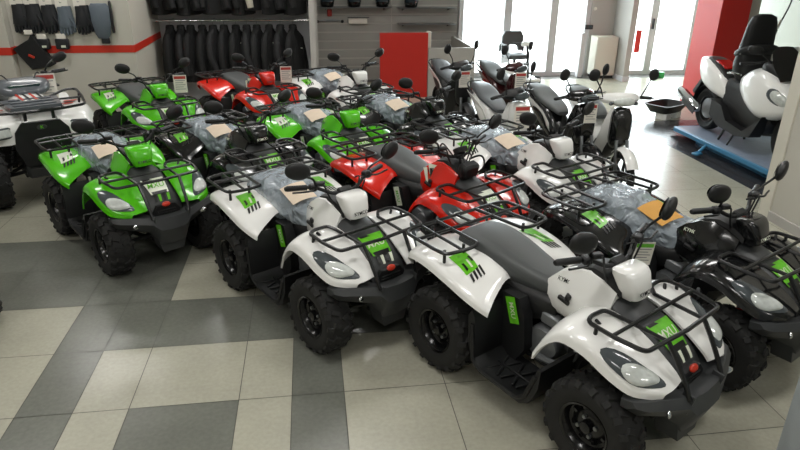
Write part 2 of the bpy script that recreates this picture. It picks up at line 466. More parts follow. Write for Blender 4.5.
def m_nose():
    R = []
    for x, w, z in cr_n(NOSE, 2):
        R.append([(x-.03, -w, z-.07), (x-.03, w, z-.07), (x, w, z-.03), (x, w*.72, z), (x, w*.3, z+.008), (x, -w*.3, z+.008), (x, -w*.72, z), (x, -w, z-.03)])
    mb = MB().loft(R)
    return mb
def m_grille():
    mb = MB()
    mb.prism([(-.085, .44), (.085, .44), (.11, .50), (.07, .55), (-.07, .55), (-.11, .50)], .68, .722, 'x')
    for k in range(4): mb.box((.724, 0, .45+k*.02), (.01, .15, .008), None, .002)
    return mb
def nose_pt(u, v, off=.0115):  # u across (y), v up the nose (towards the rider)
    x = .555-v; z = nose_z(x)
    return Vector((x+.004, -u*-1, z+off))
NOSES = [tuple(q) for q in cr_n(NOSE, 2)]
def m_nose_decal(letters):
    mb = MB()
    G = lambda u, v: nose_pt(u, v)
    def q(pts, mi, off=.0115):
        n = 5
        for i in range(n):
            a, b = i/n, (i+1)/n
            L = lambda t: (pts[0][0]+(pts[3][0]-pts[0][0])*t, pts[0][1]+(pts[3][1]-pts[0][1])*t)
            Rr = lambda t: (pts[1][0]+(pts[2][0]-pts[1][0])*t, pts[1][1]+(pts[2][1]-pts[1][1])*t)
            mb.add([nose_pt(*L(a), off), nose_pt(*Rr(a), off), nose_pt(*Rr(b), off), nose_pt(*L(b), off)], [[0, 1, 2, 3]], mi)
    q([(-.07, -.08), (.07, -.08), (.09, .06), (-.09, .06)], 0)
    for k in range(4): q([(-.06+k*.033, -.125), (-.042+k*.033, -.125), (-.036+k*.035, -.085), (-.06+k*.035, -.085)], 2 if k % 2 else 1)
    q([(-.055, -.082), (.055, -.082), (.062, -.06), (-.062, -.06)], 1, .0125)
    q([(-.075, .045), (.0, .045), (-.02, .06), (-.08, .06)], 1, .0125)
    if letters: text_mb(letters, .062, lambda u, v: nose_pt(u*1.0, v-.012, .0135), 2, mb, .2)
    return mb
def m_badge(): return MB().ell((.724, 0, .556), (.012, .034, .02), (0, -.6, 0), 14, 8)
HLQ = [(4.05, 2.15), (5.25, 1.35), (6.25, 1.75), (5.6, 3.15), (4.45, 3.25)]
def hl_mesh(s, grow, off, bulge, lens=False):
    """headlamp: an almond lying in the front fender"""
    mb = MB(); n = 22; pts = []
    c = (5.0, 2.3) if lens else (4.72, 2.35)
    for k in range(n):
        a = 2*PI*k/n
        r = 1+.16*math.cos(2*a)+.10*math.cos(a)
        if lens: r = 1.0
        u = c[0]+grow*r*((.98 if lens else 1.28)*math.cos(a)); v = c[1]+grow*r*(.82*math.sin(a)-.34*math.cos(a))
        pts.append((u, v))
    R = []
    for t, h in ((1, -.01), (.97, off), (.8, off+bulge*.55), (.5, off+bulge*.9), (.02, off+bulge)):
        ring = []
        for u, v in pts:
            uu, vv = c[0]+(u-c[0])*t, c[1]+(v-c[1])*t
            p = ff_surf(uu, vv); e = .05; nn = (ff_surf(uu+e, vv)-ff_surf(uu-e, vv)).cross(ff_surf(uu, vv+e)-ff_surf(uu, vv-e)).normalized()
            if nn.z < 0: nn = -nn
            q = p+nn*h; ring.append((q.x, q.y*s, q.z))
        R.append(ring)
    return mb.loft(R)
def m_bumper():
    R = []
    H = [(.405, .61, .69, .462, .512), (.37, .60, .735, .432, .522), (.25, .59, .785, .40, .512), (.15, .57, .815, .37, .495), (.12, .57, .825, .30, .485), (.10, .57, .83, .26, .48), (0, .57, .835, .25, .475)]
    for y, xb, xf, z0, z1 in [(-a[0],)+a[1:] for a in H]+H[-2::-1]:
        zm = z0+(z1-z0)*.6
        R.append([(xb, y, z0), (xf-.055, y, z0), (xf, y, zm), (xf-.025, y, z1), (xb, y, z1-.01)])
    mb = MB().loft(R)
    mb.prism([(-.12, .30), (.12, .30), (.08, .18), (-.08, .18)], .64, .76, 'x')
    for s in (-1, 1): mb.box((.78, s*.135, .455), (.06, .014, .11), (0, .2, 0), .003)
    return mb
def m_fog(s): return MB().ell((.772, s*.265, .455), (.012, .034, .02), (0, -.3, -s*.5), 14, 8)
def m_footwell(s):
    pr = [(-.335, .50), (-.31, .54), (-.285, .50), (-.265, .25), (-.21, .205), (.05, .185), (.105, .215), (.155, .32), (.17, .42), (.195, .42), (.185, .30), (.135, .19), (.075, .155), (-.22, .17), (-.295, .22), (-.33, .35)]
    mb = MB().prism(pr, s*.17, s*.455, 'y')
    mb.prism([(-.29, .60), (-.17, .60), (-.12, .5), (-.10, .3), (-.16, .2), (-.29, .22)], s*.165, s*.235, 'y')
    # raised outer lip and tread bars
    mb.tube([(-.30, s*.455, .46), (-.275, s*.46, .24), (-.21, s*.46, .20), (.06, s*.46, .185), (.11, s*.46, .22), (.165, s*.455, .38)], .013, 6, 0, .03)
    for i in range(5):
        for j in range(2):
            mb.box((-.19+i*.055, s*(.27+j*.11), .204-.0*i), (.014, .085, .016), (0, .07, s*(.35 if (i+j) % 2 else -.35)), .003)
    mb.box((-.08, s*.32, .2), (.26, .012, .016), (0, .07, 0), .003)
    return mb
def m_side_decal(s, txt):
    mb = MB(); o = Vector((-.205, s*.24, .52)); ux = Vector((.055, 0, -.16)).normalized(); uy = Vector((.16, 0, .055)).normalized()
    f = lambda a, b, off=0: o+ux*a+uy*b+Vector((0, s*(.004+off), 0))
    q = [f(-.075, -.035), f(.085, -.035), f(.085, .035), f(-.075, .035)]
    mb.add(q, [[0, 1, 2, 3]], 0)
    text_mb(txt, .045, lambda u, v: f(.005+u, v if s < 0 else -v, .0012), 2, mb)
    return mb
def m_fender_liner():  # black inner guards behind the fenders
    mb = MB()
    mb.prism([(-.93, .60), (-.30, .60), (-.26, .5), (-.30, .24), (-.40, .22), (-.44, .36), (-.5, .46), (-.72, .5), (-.9, .5)], -.17, .17, 'y')
    mb.prism([(.14, .55), (.3, .66), (.5, .60), (.66, .47), (.64, .42), (.58, .46), (.4, .52), (.24, .44), (.2, .3), (.12, .3)], -.15, .15, 'y')
    return mb
def m_engine():
    mb = MB()
    mb.lathe([(-.17, .05), (-.165, .095), (-.12, .11), (.12, .11), (.165, .095), (.17, .05)], 20, 0, Matrix.Translation((-.05, 0, .34)))
    mb.box((.10, 0, .42), (.15, .18, .2), (0, .5, 0), .012)
    for k in range(5): mb.box((.06+k*.022, 0, .42+k*.012), (.008, .22, .16), (0, .5, 0), .002)
    mb.tube([(.15, -.1, .45), (.2, -.17, .40), (.12, -.19, .3), (-.05, -.18, .27)], .02, 8, 0, .05)
    mb.lathe([(-.19, .02), (-.185, .055), (-.17, .06)], 14, 0, Matrix.Translation((.02, 0, .36)))
    mb.box((-.02, -.12, .5), (.12, .06, .07), (0, .1, 0), .01)
    return mb
def m_frame():
    mb = MB()
    for s in (-1, 1):
        mb.tube([(-.85, s*.11, .56), (-.5, s*.14, .5), (-.3, s*.14, .24), (.2, s*.14, .2), (.5, s*.12, .24), (.72, s*.10, .36), (.6, s*.1, .56), (.2, s*.1, .62), (-.4, s*.1, .60), (-.85, s*.11, .56)], .017, 7, 0, .06)
        mb.tube([(.62, s*.1, .25), (.72, s*.1, .40)], .014)
    for x, z in ((-.8, .55), (-.3, .24), (.2, .2), (.55, .25), (.6, .56)): mb.tube([(x, -.13, z), (x, .13, z)], .014)
    mb.box((-.4, 0, .26), (.5, .14, .14), None, .02)
    mb.tube([(-.6, -.36, .262), (-.6, .36, .262)], .026, 10)
    mb.box((-.6, 0, .265), (.16, .14, .15), None, .03)
    return mb
def m_arms(s):
    mb = MB()
    for x in (.36, .58): mb.tube([(x, s*.11, .27), (.47, s*.33, .225)], .013)
    for x in (.38, .56): mb.tube([(x, s*.11, .38), (.47, s*.32, .31)], .011)
    mb.box((.47, s*.325, .265), (.05, .035, .12), None, .01)
    mb.tube([(.40, s*.05, .33), (.40, s*.33, .26)], .009)
    return mb
def m_shock(x, s, y0, y1, z0, z1):
    mb = MB(); a, b = Vector((x, s*y0, z0)), Vector((x+.02, s*y1, z1))
    P = []; n = 56; d = (b-a); u = d.cross(Vector((1, 0, 0))).normalized(); w = d.cross(u).normalized()
    for i in range(n+1):
        t = i/n; P.append(a+d*(.12+.76*t)+(u*math.cos(2*PI*7*t)+w*math.sin(2*PI*7*t))*.03)
    mb.tube(P, .0065, 5, 0); mb.tube([a, b], .012, 8, 1)
    return mb
def m_rear_rack():
    mb = MB(); z = .79; r = .0115
    for s in (-1, 1):
        mb.tube([(-.56, s*.19, z-.004), (-.535, s*.22, z-.004), (-.53, s*.30, z-.006), (-.555, s*.44, z-.008), (-.64, s*.452, z-.004), (-.92, s*.44, z), (-.945, s*.36, z), (-.945, 0, z)], r, 7, 0, .045)
        mb.tube([(-.56, s*.19, z-.004), (-.945, s*.17, z)], r, 7)
        mb.tube([(-.55, s*.325, z-.005), (-.945, s*.30, z)], r*.85, 7)
        mb.tube([(-.60, s*.41, z-.006), (-.60, s*.41, .69)], .010)
        mb.tube([(-.60, s*.26, z-.006), (-.60, s*.26, .71)], .010)
        mb.tube([(-.90, s*.24, z), (-.90, s*.24, .70)], .010)
    mb.tube([(-.80, -.445, z), (-.80, .445, z)], r, 7)
    mb.tube([(-.80, .0, z), (-.945, 0, z)], r*.85, 7)
    return mb
def m_front_rack():
    mb = MB(); z = .752; r = .0115
    for s in (-1, 1):
        mb.tube([(.38, s*.17, z-.01), (.335, s*.20, z+.008), (.325, s*.30, z+.004), (.35, s*.345, z), (.50, s*.352, z-.004), (.645, s*.325, z-.016), (.655, 0, z-.022)], r, 7, 0, .035)
        mb.tube([(.38, s*.17, z-.01), (.655, s*.16, z-.022)], r*.9, 7)
        mb.tube([(.655, s*.16, z-.022), (.705, s*.155, .66), (.765, s*.15, .56), (.80, s*.145, .48)], .0125, 7, 0, .05)
        mb.tube([(.40, s*.35, z-.002), (.40, s*.36, .67)], .010)
        mb.tube([(.36, s*.30, z), (.385, s*.26, .70)], .009)
    mb.tube([(.485, -.352, z-.004), (.485, .352, z-.004)], r*.9, 7)
    return mb
def m_bar():
    mb = MB()
    mb.tube([(.15, -.36, .995), (.20, -.20, .985), (.25, -.09, .925), (.25, .09, .925), (.20, .20, .985), (.15, .36, .995)], .012, 8, 0, .05)
    mb.tube([(.25, 0, .93), (.36, 0, .70)], .022, 8)
    mb.box((.245, 0, .93), (.05, .10, .04), (0, .4, 0), .008)
    for s in (-1, 1):
        mb.box((.205, s*.215, .985), (.055, .05, .045), (0, 0, s*.3), .01)
        mb.box((.235, s*.18, 1.01), (.04, .06, .028), (0, 0, s*.4), .006)
    for k, (y, b) in enumerate(((-.16, -.08), (.15, .09), (.1, .06))):
        mb.tube([(.22, y, .99), (.27, y*1.1, 1.02), (.26, y*.6+b*.5, .93), (.25, b, .84)], .0055, 5, 0, .06)
    return mb
def m_grip(s): return MB().tube([(.150, s*.385, .996), (.152, s*.37, .996), (.185, s*.255, .988), (.187, s*.25, .988)], [.013, .018, .018, .02], 10)
def m_lever(s): return MB().tube([(.225, s*.22, .985), (.255, s*.26, .985), (.235, s*.32, .985), (.225, s*.375, .990)], .0065, 6, 0, .03)
def m_mirror_stem(s): return MB().tube([(.21, s*.20, 1.0), (.235, s*.225, 1.05), (.255, s*.29, 1.085), (.27, s*.335, 1.115)], .0075, 7, 0, .03)
def m_mirror_shell(s):
    return MB().ell((.275, s*.36, 1.14), (.028, .082, .056), (s*.25, .12, s*.25), 18, 10, 0, .9)
def m_mirror_glass(s):
    mb = MB(); X = Matrix.Translation((.275, s*.36, 1.14)) @ Euler((s*.25, .12, s*.25)).to_matrix().to_4x4()
    n = 20; mb.add([(-.0285, .07*math.cos(2*PI*k/n), .046*math.sin(2*PI*k/n)) for k in range(n)], [list(range(n))], 0, X)
    return mb
def m_pod():
    R = []
    for z, x0, x1, w in ((.78, .335, .405, .062), (.79, .315, .418, .075), (.84, .295, .422, .088), (.905, .262, .398, .104), (.925, .262, .380, .104), (.934, .275, .36, .092)):
        ring = []
        for j in range(24):
            a = 2*PI*j/24; c, d = math.cos(a), math.sin(a)
            ring.append(((x0+x1)/2+(x1-x0)/2*math.copysign(abs(c)**.6, c), w*math.copysign(abs(d)**.45, d)*(1-.12*(1+c)/2), z))
        R.append(ring)
    mb = MB().loft(R)
    mb.box((.33, 0, .80), (.12, .13, .05), None, .01)
    return mb
def m_pod_text(txt): return text_mb(txt, .03, lambda u, v: Vector((.4245+(.004 if v < 0 else -v*.3), u, .825+v)))
def m_cowl_text(txt, s): return text_mb(txt, .03, lambda u, v: Vector((.05+(u if s < 0 else -u), s*(.159-.42*(.055+v)), .775+v)))
def m_gauges():  # bare instruments and wiring of the bike with its cover off
    mb = MB()
    mb.lathe([(-.02, .04), (-.015, .055), (.02, .058), (.026, .05), (.02, .048)], 18, 0, Matrix.Translation((.25, 0, .965)) @ Matrix.Rotation(-.5, 4, 'Y'), 'z')
    mb.box((.34, 0, .83), (.09, .17, .12), (0, .3, 0), .02)
    for s in (-1, 1):
        mb.tube([(.3, s*.05, .9), (.38, s*.11, .95), (.40, s*.13, .84), (.33, s*.07, .77)], .008, 6, 0, .06)
        mb.tube([(.26, s*.08, .93), (.2, s*.15, 1.05), (.14, s*.12, .98), (.2, s*.05, .88)], .006, 6, 0, .08)
    return mb
def m_tail_light(s): return MB().box((-.945, s*.2, .6), (.03, .1, .045), None, .008)
def m_muffler():
    return MB().lathe([(-.92, .02), (-.915, .05), (-.89, .062), (-.66, .062), (-.62, .03)], 16, 0, Matrix.Translation((0, .2, .42)), 'x')

def m_cowl_decal(s):
    f = lambda x, z: Vector((x, s*(.161-.42*max(0, z-.72)), z)); mb = MB()
    for q, mi in (([(.02, .83), (.12, .835), (.17, .74), (.10, .70)], 0), ([(.05, .80), (.09, .81), (.12, .745), (.09, .73)], 1), ([(-.02, .79), (.02, .80), (.07, .70), (.05, .685)], 0)):
        mb.add([f(*p)+Vector((0, s*.003, 0)) for p in q], [[0, 1, 2, 3]], mi)
    return mb
WHEELS = ((-.60, .378, .265, .215), (.47, .372, .25, .18))
def make_quad(label, pose, col, pod=None, wrap=None, decal='green', seat=True, group='quad bikes on the showroom floor', letters='MXU', cat='quad bike'):
    b = M[col]; D = [M['decal'], M['decalk'], M['decalw']] if decal == 'green' else [M['decalw'], M['decalk'], M['decal']]
    t = thing('quad_bike', label, cat, (pose[0], pose[1], 0), pose[2], group)
    P = lambda name, key, mk, mats, par=t, lab=None: tag(obj(name, cached(key, mk, mats if isinstance(mats, list) else [mats]), par), lab)
    P('rear_fender', 'rear_fender', m_rear_fender, b)
    for s in (-1, 1):
        P('front_fender', f'front_fender{s}', lambda: m_front_fender(s), b)
        if col != 'red': P('fender_decal', f'fender_decal{s}', lambda: m_rear_decal(s), D)
        else: P('cowl_decal', f'cowl_decal{s}', lambda: m_cowl_decal(s), [M['decalw'], M['decalk']])
        P('footwell', f'footwell{s}', lambda: m_footwell(s), M['trim'])
        P('side_decal', f'side_decal{s}', lambda: m_side_decal(s, letters), D)
        h = P('headlight', f'headlight{s}', lambda: hl_mesh(s, 1.0, .004, .012), M['lensdark'])
        P('lens', f'lens{s}', lambda: hl_mesh(s, .80, .014, .014, True), M['lens'], h)
        P('suspension_arm', f'arm{s}', lambda: m_arms(s), M['trim'])
        P('shock_absorber', f'shock{s}', lambda: m_shock(.45, s, .28, .15, .29, .60), [M['shock'], M['steel']])
        P('tail_light', f'tail_light{s}', lambda: m_tail_light(s), M['redlens'])
        P('cowl_latch', f'latch{s}', lambda: m_latch(s), M['trim'])
        P('cowl_lettering', f'cowl_text{s}', lambda: m_cowl_text('KYMCO', s), M['decalk'] if col != 'black' else M['decalw'])
        st = P('mirror', f'mirror{s}', lambda: m_mirror_shell(s), M['trim'])
        P('mirror_stem', f'stem{s}', lambda: m_mirror_stem(s), M['rack'], st)
        P('mirror_glass', f'mglass{s}', lambda: m_mirror_glass(s), M['mirrorg'], st)
    if seat: P('seat', 'seat', m_seat, M['seat'])
    P('side_cover', 'side_cover', lambda: MB().loft([sec_(*q) for q in ((-.36, .16, .42, .66), (-.22, .165, .40, .64), (-.08, .15, .46, .63), (.0, .13, .52, .62))]), M['trim'])
    P('cowl', 'cowl', m_cowl, b); P('top_cover', 'top_cover', m_top_cover, M['trim'])
    n = P('nose_panel', 'nose', m_nose, M['bump']); P('nose_decal', 'nose_decal', lambda: m_nose_decal(letters), D, n)
    g = P('grille', 'grille', m_grille, M['trim']); P('badge', 'badge', m_badge, M['badge'], g)
    bp = P('bumper', 'bumper', m_bumper, M['bump'])
    for s in (-1, 1): P('fog_lamp', f'fog{s}', lambda: m_fog(s), M['chrome'], bp)
    P('inner_guard', 'liner', m_fender_liner, M['trim']); P('engine', 'engine', m_engine, M['engine']); P('frame', 'frame', m_frame, M['trim']); P('muffler', 'muffler', m_muffler, M['trim'])
    P('rear_rack', 'rear_rack', m_rear_rack, M['rack']); P('front_rack', 'front_rack', m_front_rack, M['rack'])
    h = P('handlebar', 'handlebar', m_bar, M['trim'])
    for s in (-1, 1): P('grip', f'grip{s}', lambda: m_grip(s), M['trim'], h); P('brake_lever', f'lever{s}', lambda: m_lever(s), M['rack'], h)
    if pod == 'bare': P('instruments', 'gauges', m_gauges, M['trim'])
    else:
        p = P('instrument_cover', 'pod', m_pod, M[pod or col]); P('cover_lettering', 'pod_text', lambda: m_pod_text('KYMCO'), M['decalk'] if (pod or col) != 'black' else M['decalw'], p)
    for k, (x, y, r, w) in enumerate(WHEELS):
        for s in (-1, 1):
            ty = P('tyre', f'tyre{k}', lambda: m_tyre(r, w), M['tyre']); ty.location = (x, s*y, r)
            if s > 0: ty.rotation_euler = (0, 0, PI)
            elif k: ty.rotation_euler = (0, .4, 0)
            P('rim', f'rim{k}', lambda: m_rim(.136, w), [M['rim'], M['steel']], ty)
    if wrap:
        w = cached(f'plastic_seat_cover{len(WRAPS)}', lambda: m_wrap(len(WRAPS)), [M['wrap']], 80)
        c = obj('plastic_seat_cover', w); c.location = (pose[0], pose[1], 0); c.rotation_euler = (0, 0, pose[2])
        tag(c, wrap[0], 'seat cover', 'clear plastic covers on quad bike seats'); WRAPS.append(c)
        p = obj('paper_slip', cached('paper_slip', m_paper, [M[wrap[1]]]), c); tag(p, wrap[1].replace('tan', 'tan').replace('orange', 'orange')+' paper slip')
    return t
WRAPS = []
# ------------------------------------------------------------------ camera
F_PX, PITCH, ROLL, YAW, CAMH = 627.30115, .406872, .0096510, .1414144, 2.343156
cy, sy, cp, sp = math.cos(YAW), math.sin(YAW), math.cos(PITCH), math.sin(PITCH)
fw = Vector((sy*cp, cy*cp, -sp)); rt = Vector((cy, -sy, 0)); up = rt.cross(fw)
r2 = rt*math.cos(ROLL)+up*math.sin(ROLL); u2 = -rt*math.sin(ROLL)+up*math.cos(ROLL)
cam = bpy.data.cameras.new('camera'); cam.sensor_width = 36; cam.lens = F_PX/800*36; cam.clip_start = .05; cam.clip_end = 200
co = bpy.data.objects.new('camera', cam); COL.objects.link(co)
mw = Matrix.Identity(4)
for i in range(3): mw[i][0], mw[i][1], mw[i][2] = r2[i], u2[i], -fw[i]
mw[2][3] = CAMH; co.matrix_world = mw; sc.camera = co

# ------------------------------------------------------------------ the room
TX, TY, TT = -1.694, 4.190, .30
ZC = 3.6
XL, XR, YB, YF = -6.0, 9.2, -3.2, 13.0
def floor_build():
    mb = MB(); mb.add([(XL, YB, -.004), (XR, YB, -.004), (XR, YF, -.004), (XL, YF, -.004)], [[0, 1, 2, 3]], 2)
    xs = [i for i in range(-16, 0, 2)]+[0, 1, 2, 4, 5]+list(range(6, 22, 2))+[21.5]+list(range(22, 40, 2))
    g = .0022
    for j in range(-16, 14):
        y1, y0 = TY-.6*j, TY-.6*(j+1)
        for k in range(len(xs)-1):
            i0, i1 = xs[k], xs[k+1]; x0, x1 = TX+i0*TT, TX+i1*TT
            if x0 < XL or x1 > XR or y0 < YB or y1 > YF: continue
            grey = False; dark = i0 >= 21.5 and i0 < 28 and y1 < 8.4 or 8.7 < y1 < 9.3 and i0 >= 21.5
            if j >= 1 and i0 in (0, 5): grey = True
            if j == 2 and i0 in (2, 10): grey = True
            if j == 0 and 0 <= i0 < 8: grey = True
            if j in (-1, -2) and i0 < 2: grey = True
            if j == 4 and i0 < 0: grey = True
            mb.add([(x0+g, y0+g, 0), (x1-g, y0+g, 0), (x1-g, y1-g, 0), (x0+g, y1-g, 0)], [[0, 1, 2, 3]], 3 if dark else 1 if grey else 0)
    return struct('floor', mb, [M['floorb'], M['floorg'], M['grout'], M['floord']])
floor_build()
def bx(mb, x0, x1, y0, y1, z0, z1, mi=0): return mb.box(((x0+x1)/2, (y0+y1)/2, (z0+z1)/2), (x1-x0, y1-y0, z1-z0), None, 0, mi)
# left side: stub wall with the glove display, return wall, jacket niche
YW = 9.55; XW = -2.45; YN = 11.3; YS = 12.85
mb = MB(); bx(mb, XL, XW, YW, YW+.1, 0, ZC)
struct('wall_left', mb, M['beigewall'])
mb = MB(); bx(mb, XW-.1, XW, YW+.1, YN, 0, ZC); struct('wall_return', mb, M['beigewall'])
mb = MB(); bx(mb, XW-.1, .05, YN, YN+.1, 0, ZC); struct('wall_jackets', mb, M['niche'])
mb = MB(); bx(mb, -4.55, -4.02, YW-.16, YW, 0, ZC); struct('trim_1', mb, M['beigewall'])
def stripe(z0, z1):
    t = .006; mb = MB()
    P = [(-6, YW-t), (-4.55, YW-t), (-4.55-t, YW-.16-t), (-4.02+t, YW-.16-t), (-4.02+t, YW-t), (XW+t, YW-t), (XW+t, YN-.02)]
    Q = [(-6, YW), (-4.55, YW), (-4.55, YW-.16), (-4.02, YW-.16), (-4.02, YW), (XW, YW), (XW, YN-.02)]
    n = len(P)
    for i in range(n-1):
        a, b, c, d = P[i], P[i+1], Q[i+1], Q[i]
        mb.add([(*a, z0), (*b, z0), (*c, z0), (*d, z0), (*a, z1), (*b, z1), (*c, z1), (*d, z1)], [[0, 1, 5, 4], [4, 5, 6, 7], [3, 2, 1, 0]])
    return mb
struct('trim_2', stripe(1.04, 1.14), M['stripe'])
mb = MB(); bx(mb, .01, .10, 10.65, YN+.1, 0, ZC); struct('trim_3', mb, M['greywall'])
mb = MB(); bx(mb, .05, .15, YN+.1, YS, 0, ZC); struct('wall_niche_side', mb, M['greywall'])
# slat board wall
mb = MB(); bx(mb, .15, 2.95, YS, YS+.1, 0, ZC, 0)
z = .12
while z < ZC-.1:
    bx(mb, .15, 2.95, YS-.012, YS, z, z+.135, 0); bx(mb, .15, 2.95, YS-.004, YS, z+.137, z+.163, 1); z += .166
for x in (1.62,): bx(mb, x-.006, x+.006, YS-.016, YS, 0, ZC, 1)
struct('wall_slats', mb, [M['slat'], M['groove']])
mb = MB(); bx(mb, 2.95, 3.02, 12.7, 13.1, 0, ZC); struct('trim_4', mb, M['alu'])
# glazed shop front
def glazed(name, x0, x1, posts, z0=0, y=13.0):
    t = MB(); d = .08
    bx(t, x0, x1, y-d/2, y+d/2, z0, z0+.09); bx(t, x0, x1, y-d/2, y+d/2, ZC-.15, ZC); bx(t, x0, x1, y-d/2, y+d/2, 2.45, 2.55)
    for a, b in posts: bx(t, a, b, y-d/2-.01, y+d/2+.01, z0+.09, ZC-.15)
    o = struct(name, t, M['alu'])
    g = MB(); bx(g, x0+.01, x1-.01, y-.004, y+.004, z0+.09, ZC-.15)
    p = g.build('window_pane', M['glass'], o); return o
w1 = glazed('window_1', 3.02, 5.78, [(3.02, 3.1), (3.94, 4.10), (4.92, 5.08), (5.68, 5.78)])
w2 = glazed('window_2', 6.35, 9.2, [(6.5, 6.56), (7.12, 7.28), (8.06, 8.16)])
mb = MB(); bx(mb, 7.165, 7.195, 12.90, 12.95, .95, 1.16); mb.build('door_handle', M['trim'], w2)
mb = MB(); bx(mb, 5.78, 6.40, 12.92, 13.1, 0, ZC); struct('wall_back', mb, M['greywall'])
mb = MB(); bx(mb, 6.30, 6.42, 12.2, 13.1, 0, ZC); struct('wall_fin', mb, M['greywall'])
mb = MB(); bx(mb, 6.285, 6.30, 12.19, 12.92, 0, .1); bx(mb, 6.285, 6.435, 12.185, 12.2, 0, .1); struct('baseboard_fin', mb, M['niche'])
# red column, beige strip and side window on the right
mb = MB(); bx(mb, 6.3, 6.79, 9.4, 10.05, 0, ZC); struct('wall_column', mb, M['redpaint'])
mb = MB(); bx(mb, 6.79, 7.02, 9.5, 9.62, 0, ZC); bx(mb, 7.02, 9.2, 9.5, 9.62, 0, .95); bx(mb, 7.02, 9.2, 9.5, 9.62, 2.6, ZC); struct('wall_side', mb, M['beigewall'])
w3 = MB(); bx(w3, 7.02, 9.2, 9.5, 9.56, .95, 1.02); bx(w3, 7.02, 9.2, 9.5, 9.56, 2.54, 2.6); bx(w3, 8.2, 8.27, 9.5, 9.56, .95, 2.6); w3 = struct('window_3', w3, M['alu'])
mb = MB(); bx(mb, 7.03, 9.19, 9.525, 9.533, 1.02, 2.54); mb.build('window_pane', M['glass'], w3)
# near wall end on the right
mb = MB(); bx(mb, 4.36, 4.75, 2.2, 5.10, 0, ZC); struct('wall_right', mb, M['beigewall'])
mb = MB(); bx(mb, 4.345, 4.77, 5.10, 5.24, 0, ZC); struct('trim_5', mb, M['cream'])
mb = MB(); bx(mb, 4.34, 4.36, 2.2, 5.10, 0, .09); struct('baseboard_right', mb, M['greywall'])
mb = MB(); bx(mb, 2.185, 2.6, 1.5, 2.12, 0, ZC); struct('wall_pillar', mb, M['column'])
# shell
mb = MB(); bx(mb, XR, XR+.1, YB, 13.1, 0, ZC); struct('wall_far_right', mb, M['beigewall'])
mb = MB(); bx(mb, XL-.1, XL, YB, YW+.1, 0, ZC); struct('wall_far_left', mb, M['beigewall'])
mb = MB(); bx(mb, XL-.1, XR+.1, YB-.1, YB, 0, ZC); struct('wall_behind', mb, M['beigewall'])
mb = MB(); bx(mb, XL-.1, XR+.1, YB-.1, 13.1, ZC, ZC+.1); struct('ceiling', mb, M['ceiling'])
mb = MB(); bx(mb, -3, 30, 13.1, 40, -.25, -.2); struct('ground_outside', mb, M['ground'])

# ------------------------------------------------------------------ light
sc.view_settings.view_transform = 'Standard'; sc.view_settings.look = 'None'; sc.view_settings.gamma = 1; sc.view_settings.use_curve_mapping = False
sc.view_settings.exposure = 0.0
W = bpy.data.worlds.new('sky'); sc.world = W; W.use_nodes = True
W.node_tree.nodes['Background'].inputs[0].default_value = (.93, .97, 1, 1); W.node_tree.nodes['Background'].inputs[1].default_value = 13.0
def area(name, loc, rot, sx, sy_, power, col=(1, 1, 1), portal=False):
    l = bpy.data.lights.new(name, 'AREA'); l.shape = 'RECTANGLE'; l.size = sx; l.size_y = sy_; l.energy = power; l.color = col
    if portal: l.cycles.is_portal = True
    o = bpy.data.objects.new(name, l); COL.objects.link(o); o.location = loc; o.rotation_euler = rot; return o
area('sky_portal', (4.4, 12.9, 1.8), (-PI/2, 0, 0), 2.7, 3.5, 1, portal=True)
area('sky_portal', (7.8, 12.9, 1.8), (-PI/2, 0, 0), 2.8, 3.5, 1, portal=True)
LAMPS = [(x, y) for x in (-3.2, .2, 3.4) for y in (-.5, 2.6, 5.6, 8.6)]+[(-1.3, 9.9)]  # last position is an added fill lamp that brightens the jacket niche
for k, (x, y) in enumerate(LAMPS):
    area('fluorescent_and_fill_lamp', (x, y, ZC-.06), (0, 0, 0), 1.2, .3, 31, (1, .98, .95))
sc.cycles.use_denoising = True
sc.cycles.max_bounces = 8; sc.cycles.transparent_max_bounces = 12
sc.cycles.sample_clamp_indirect = 6
# ------------------------------------------------------------------ the quad bikes
make_quad('big white quad bike with bare dark seat, nearest the camera', (1.371, 2.874, -1.045), 'white')
make_quad('white quad bike with plastic-wrapped seat, between the front green one and the nearest white one', (.051, 4.065, -1.007), 'white', wrap=('crumpled clear plastic cover on the white quad bike left of the nearest one', 'tan'))
make_quad('green quad bike at the left front, on the grey tiles', (-1.575, 5.319, -.956), 'green', decal='white', wrap=('clear plastic cover on the seat of the front green quad bike', 'tan'))
make_quad('red quad bike with bare instruments, behind the nearest white one', (.977, 4.757, -1.0), 'red', pod='bare', decal='white')
make_quad('white quad bike with wrapped seat, behind the red bike with bare instruments', (1.92, 5.187, -1.12), 'white', wrap=('clear plastic cover with tan slip on the white quad bike behind the red one', 'tan'))
make_quad('black quad bike at the right front, beside the nearest white one', (2.404, 3.401, -1.08), 'black', wrap=('clear plastic cover with orange slip on the seat of the right front black quad bike', 'orange'))
make_quad('black quad bike wedged between the front green one and the wrapped white one', (-.70, 5.88, -.95), 'black', wrap=('clear plastic cover on the seat of the black quad bike behind the front green one', 'tan'))
make_quad('green quad bike in the middle row, with a plastic-wrapped seat', (.20, 6.38, -1.06), 'green', decal='white', wrap=('clear plastic cover on the seat of the middle green quad bike', 'tan'))
make_quad('white quad bike farthest back, in front of the slat board wall', (.473, 8.621, -1.06), 'white', wrap=('clear plastic cover on the seat of the farthest white quad bike', 'tan'))
make_quad('black quad bike with wrapped seat, in front of the red counter panel', (1.12, 6.80, -1.03), 'black', wrap=('clear plastic cover on the seat of the black quad bike before the red counter', 'tan'))
make_quad('green quad bike at the back left, below the glove display', (-1.941, 7.946, -1.0), 'green', decal='white')
make_quad('red quad bike at the back, below the hanging jackets', (-.743, 8.656, -1.0), 'red', decal='white')
make_quad('quad bike cut off by the left photo edge, one tyre showing', (-2.91, 4.35, -1.0), 'black')
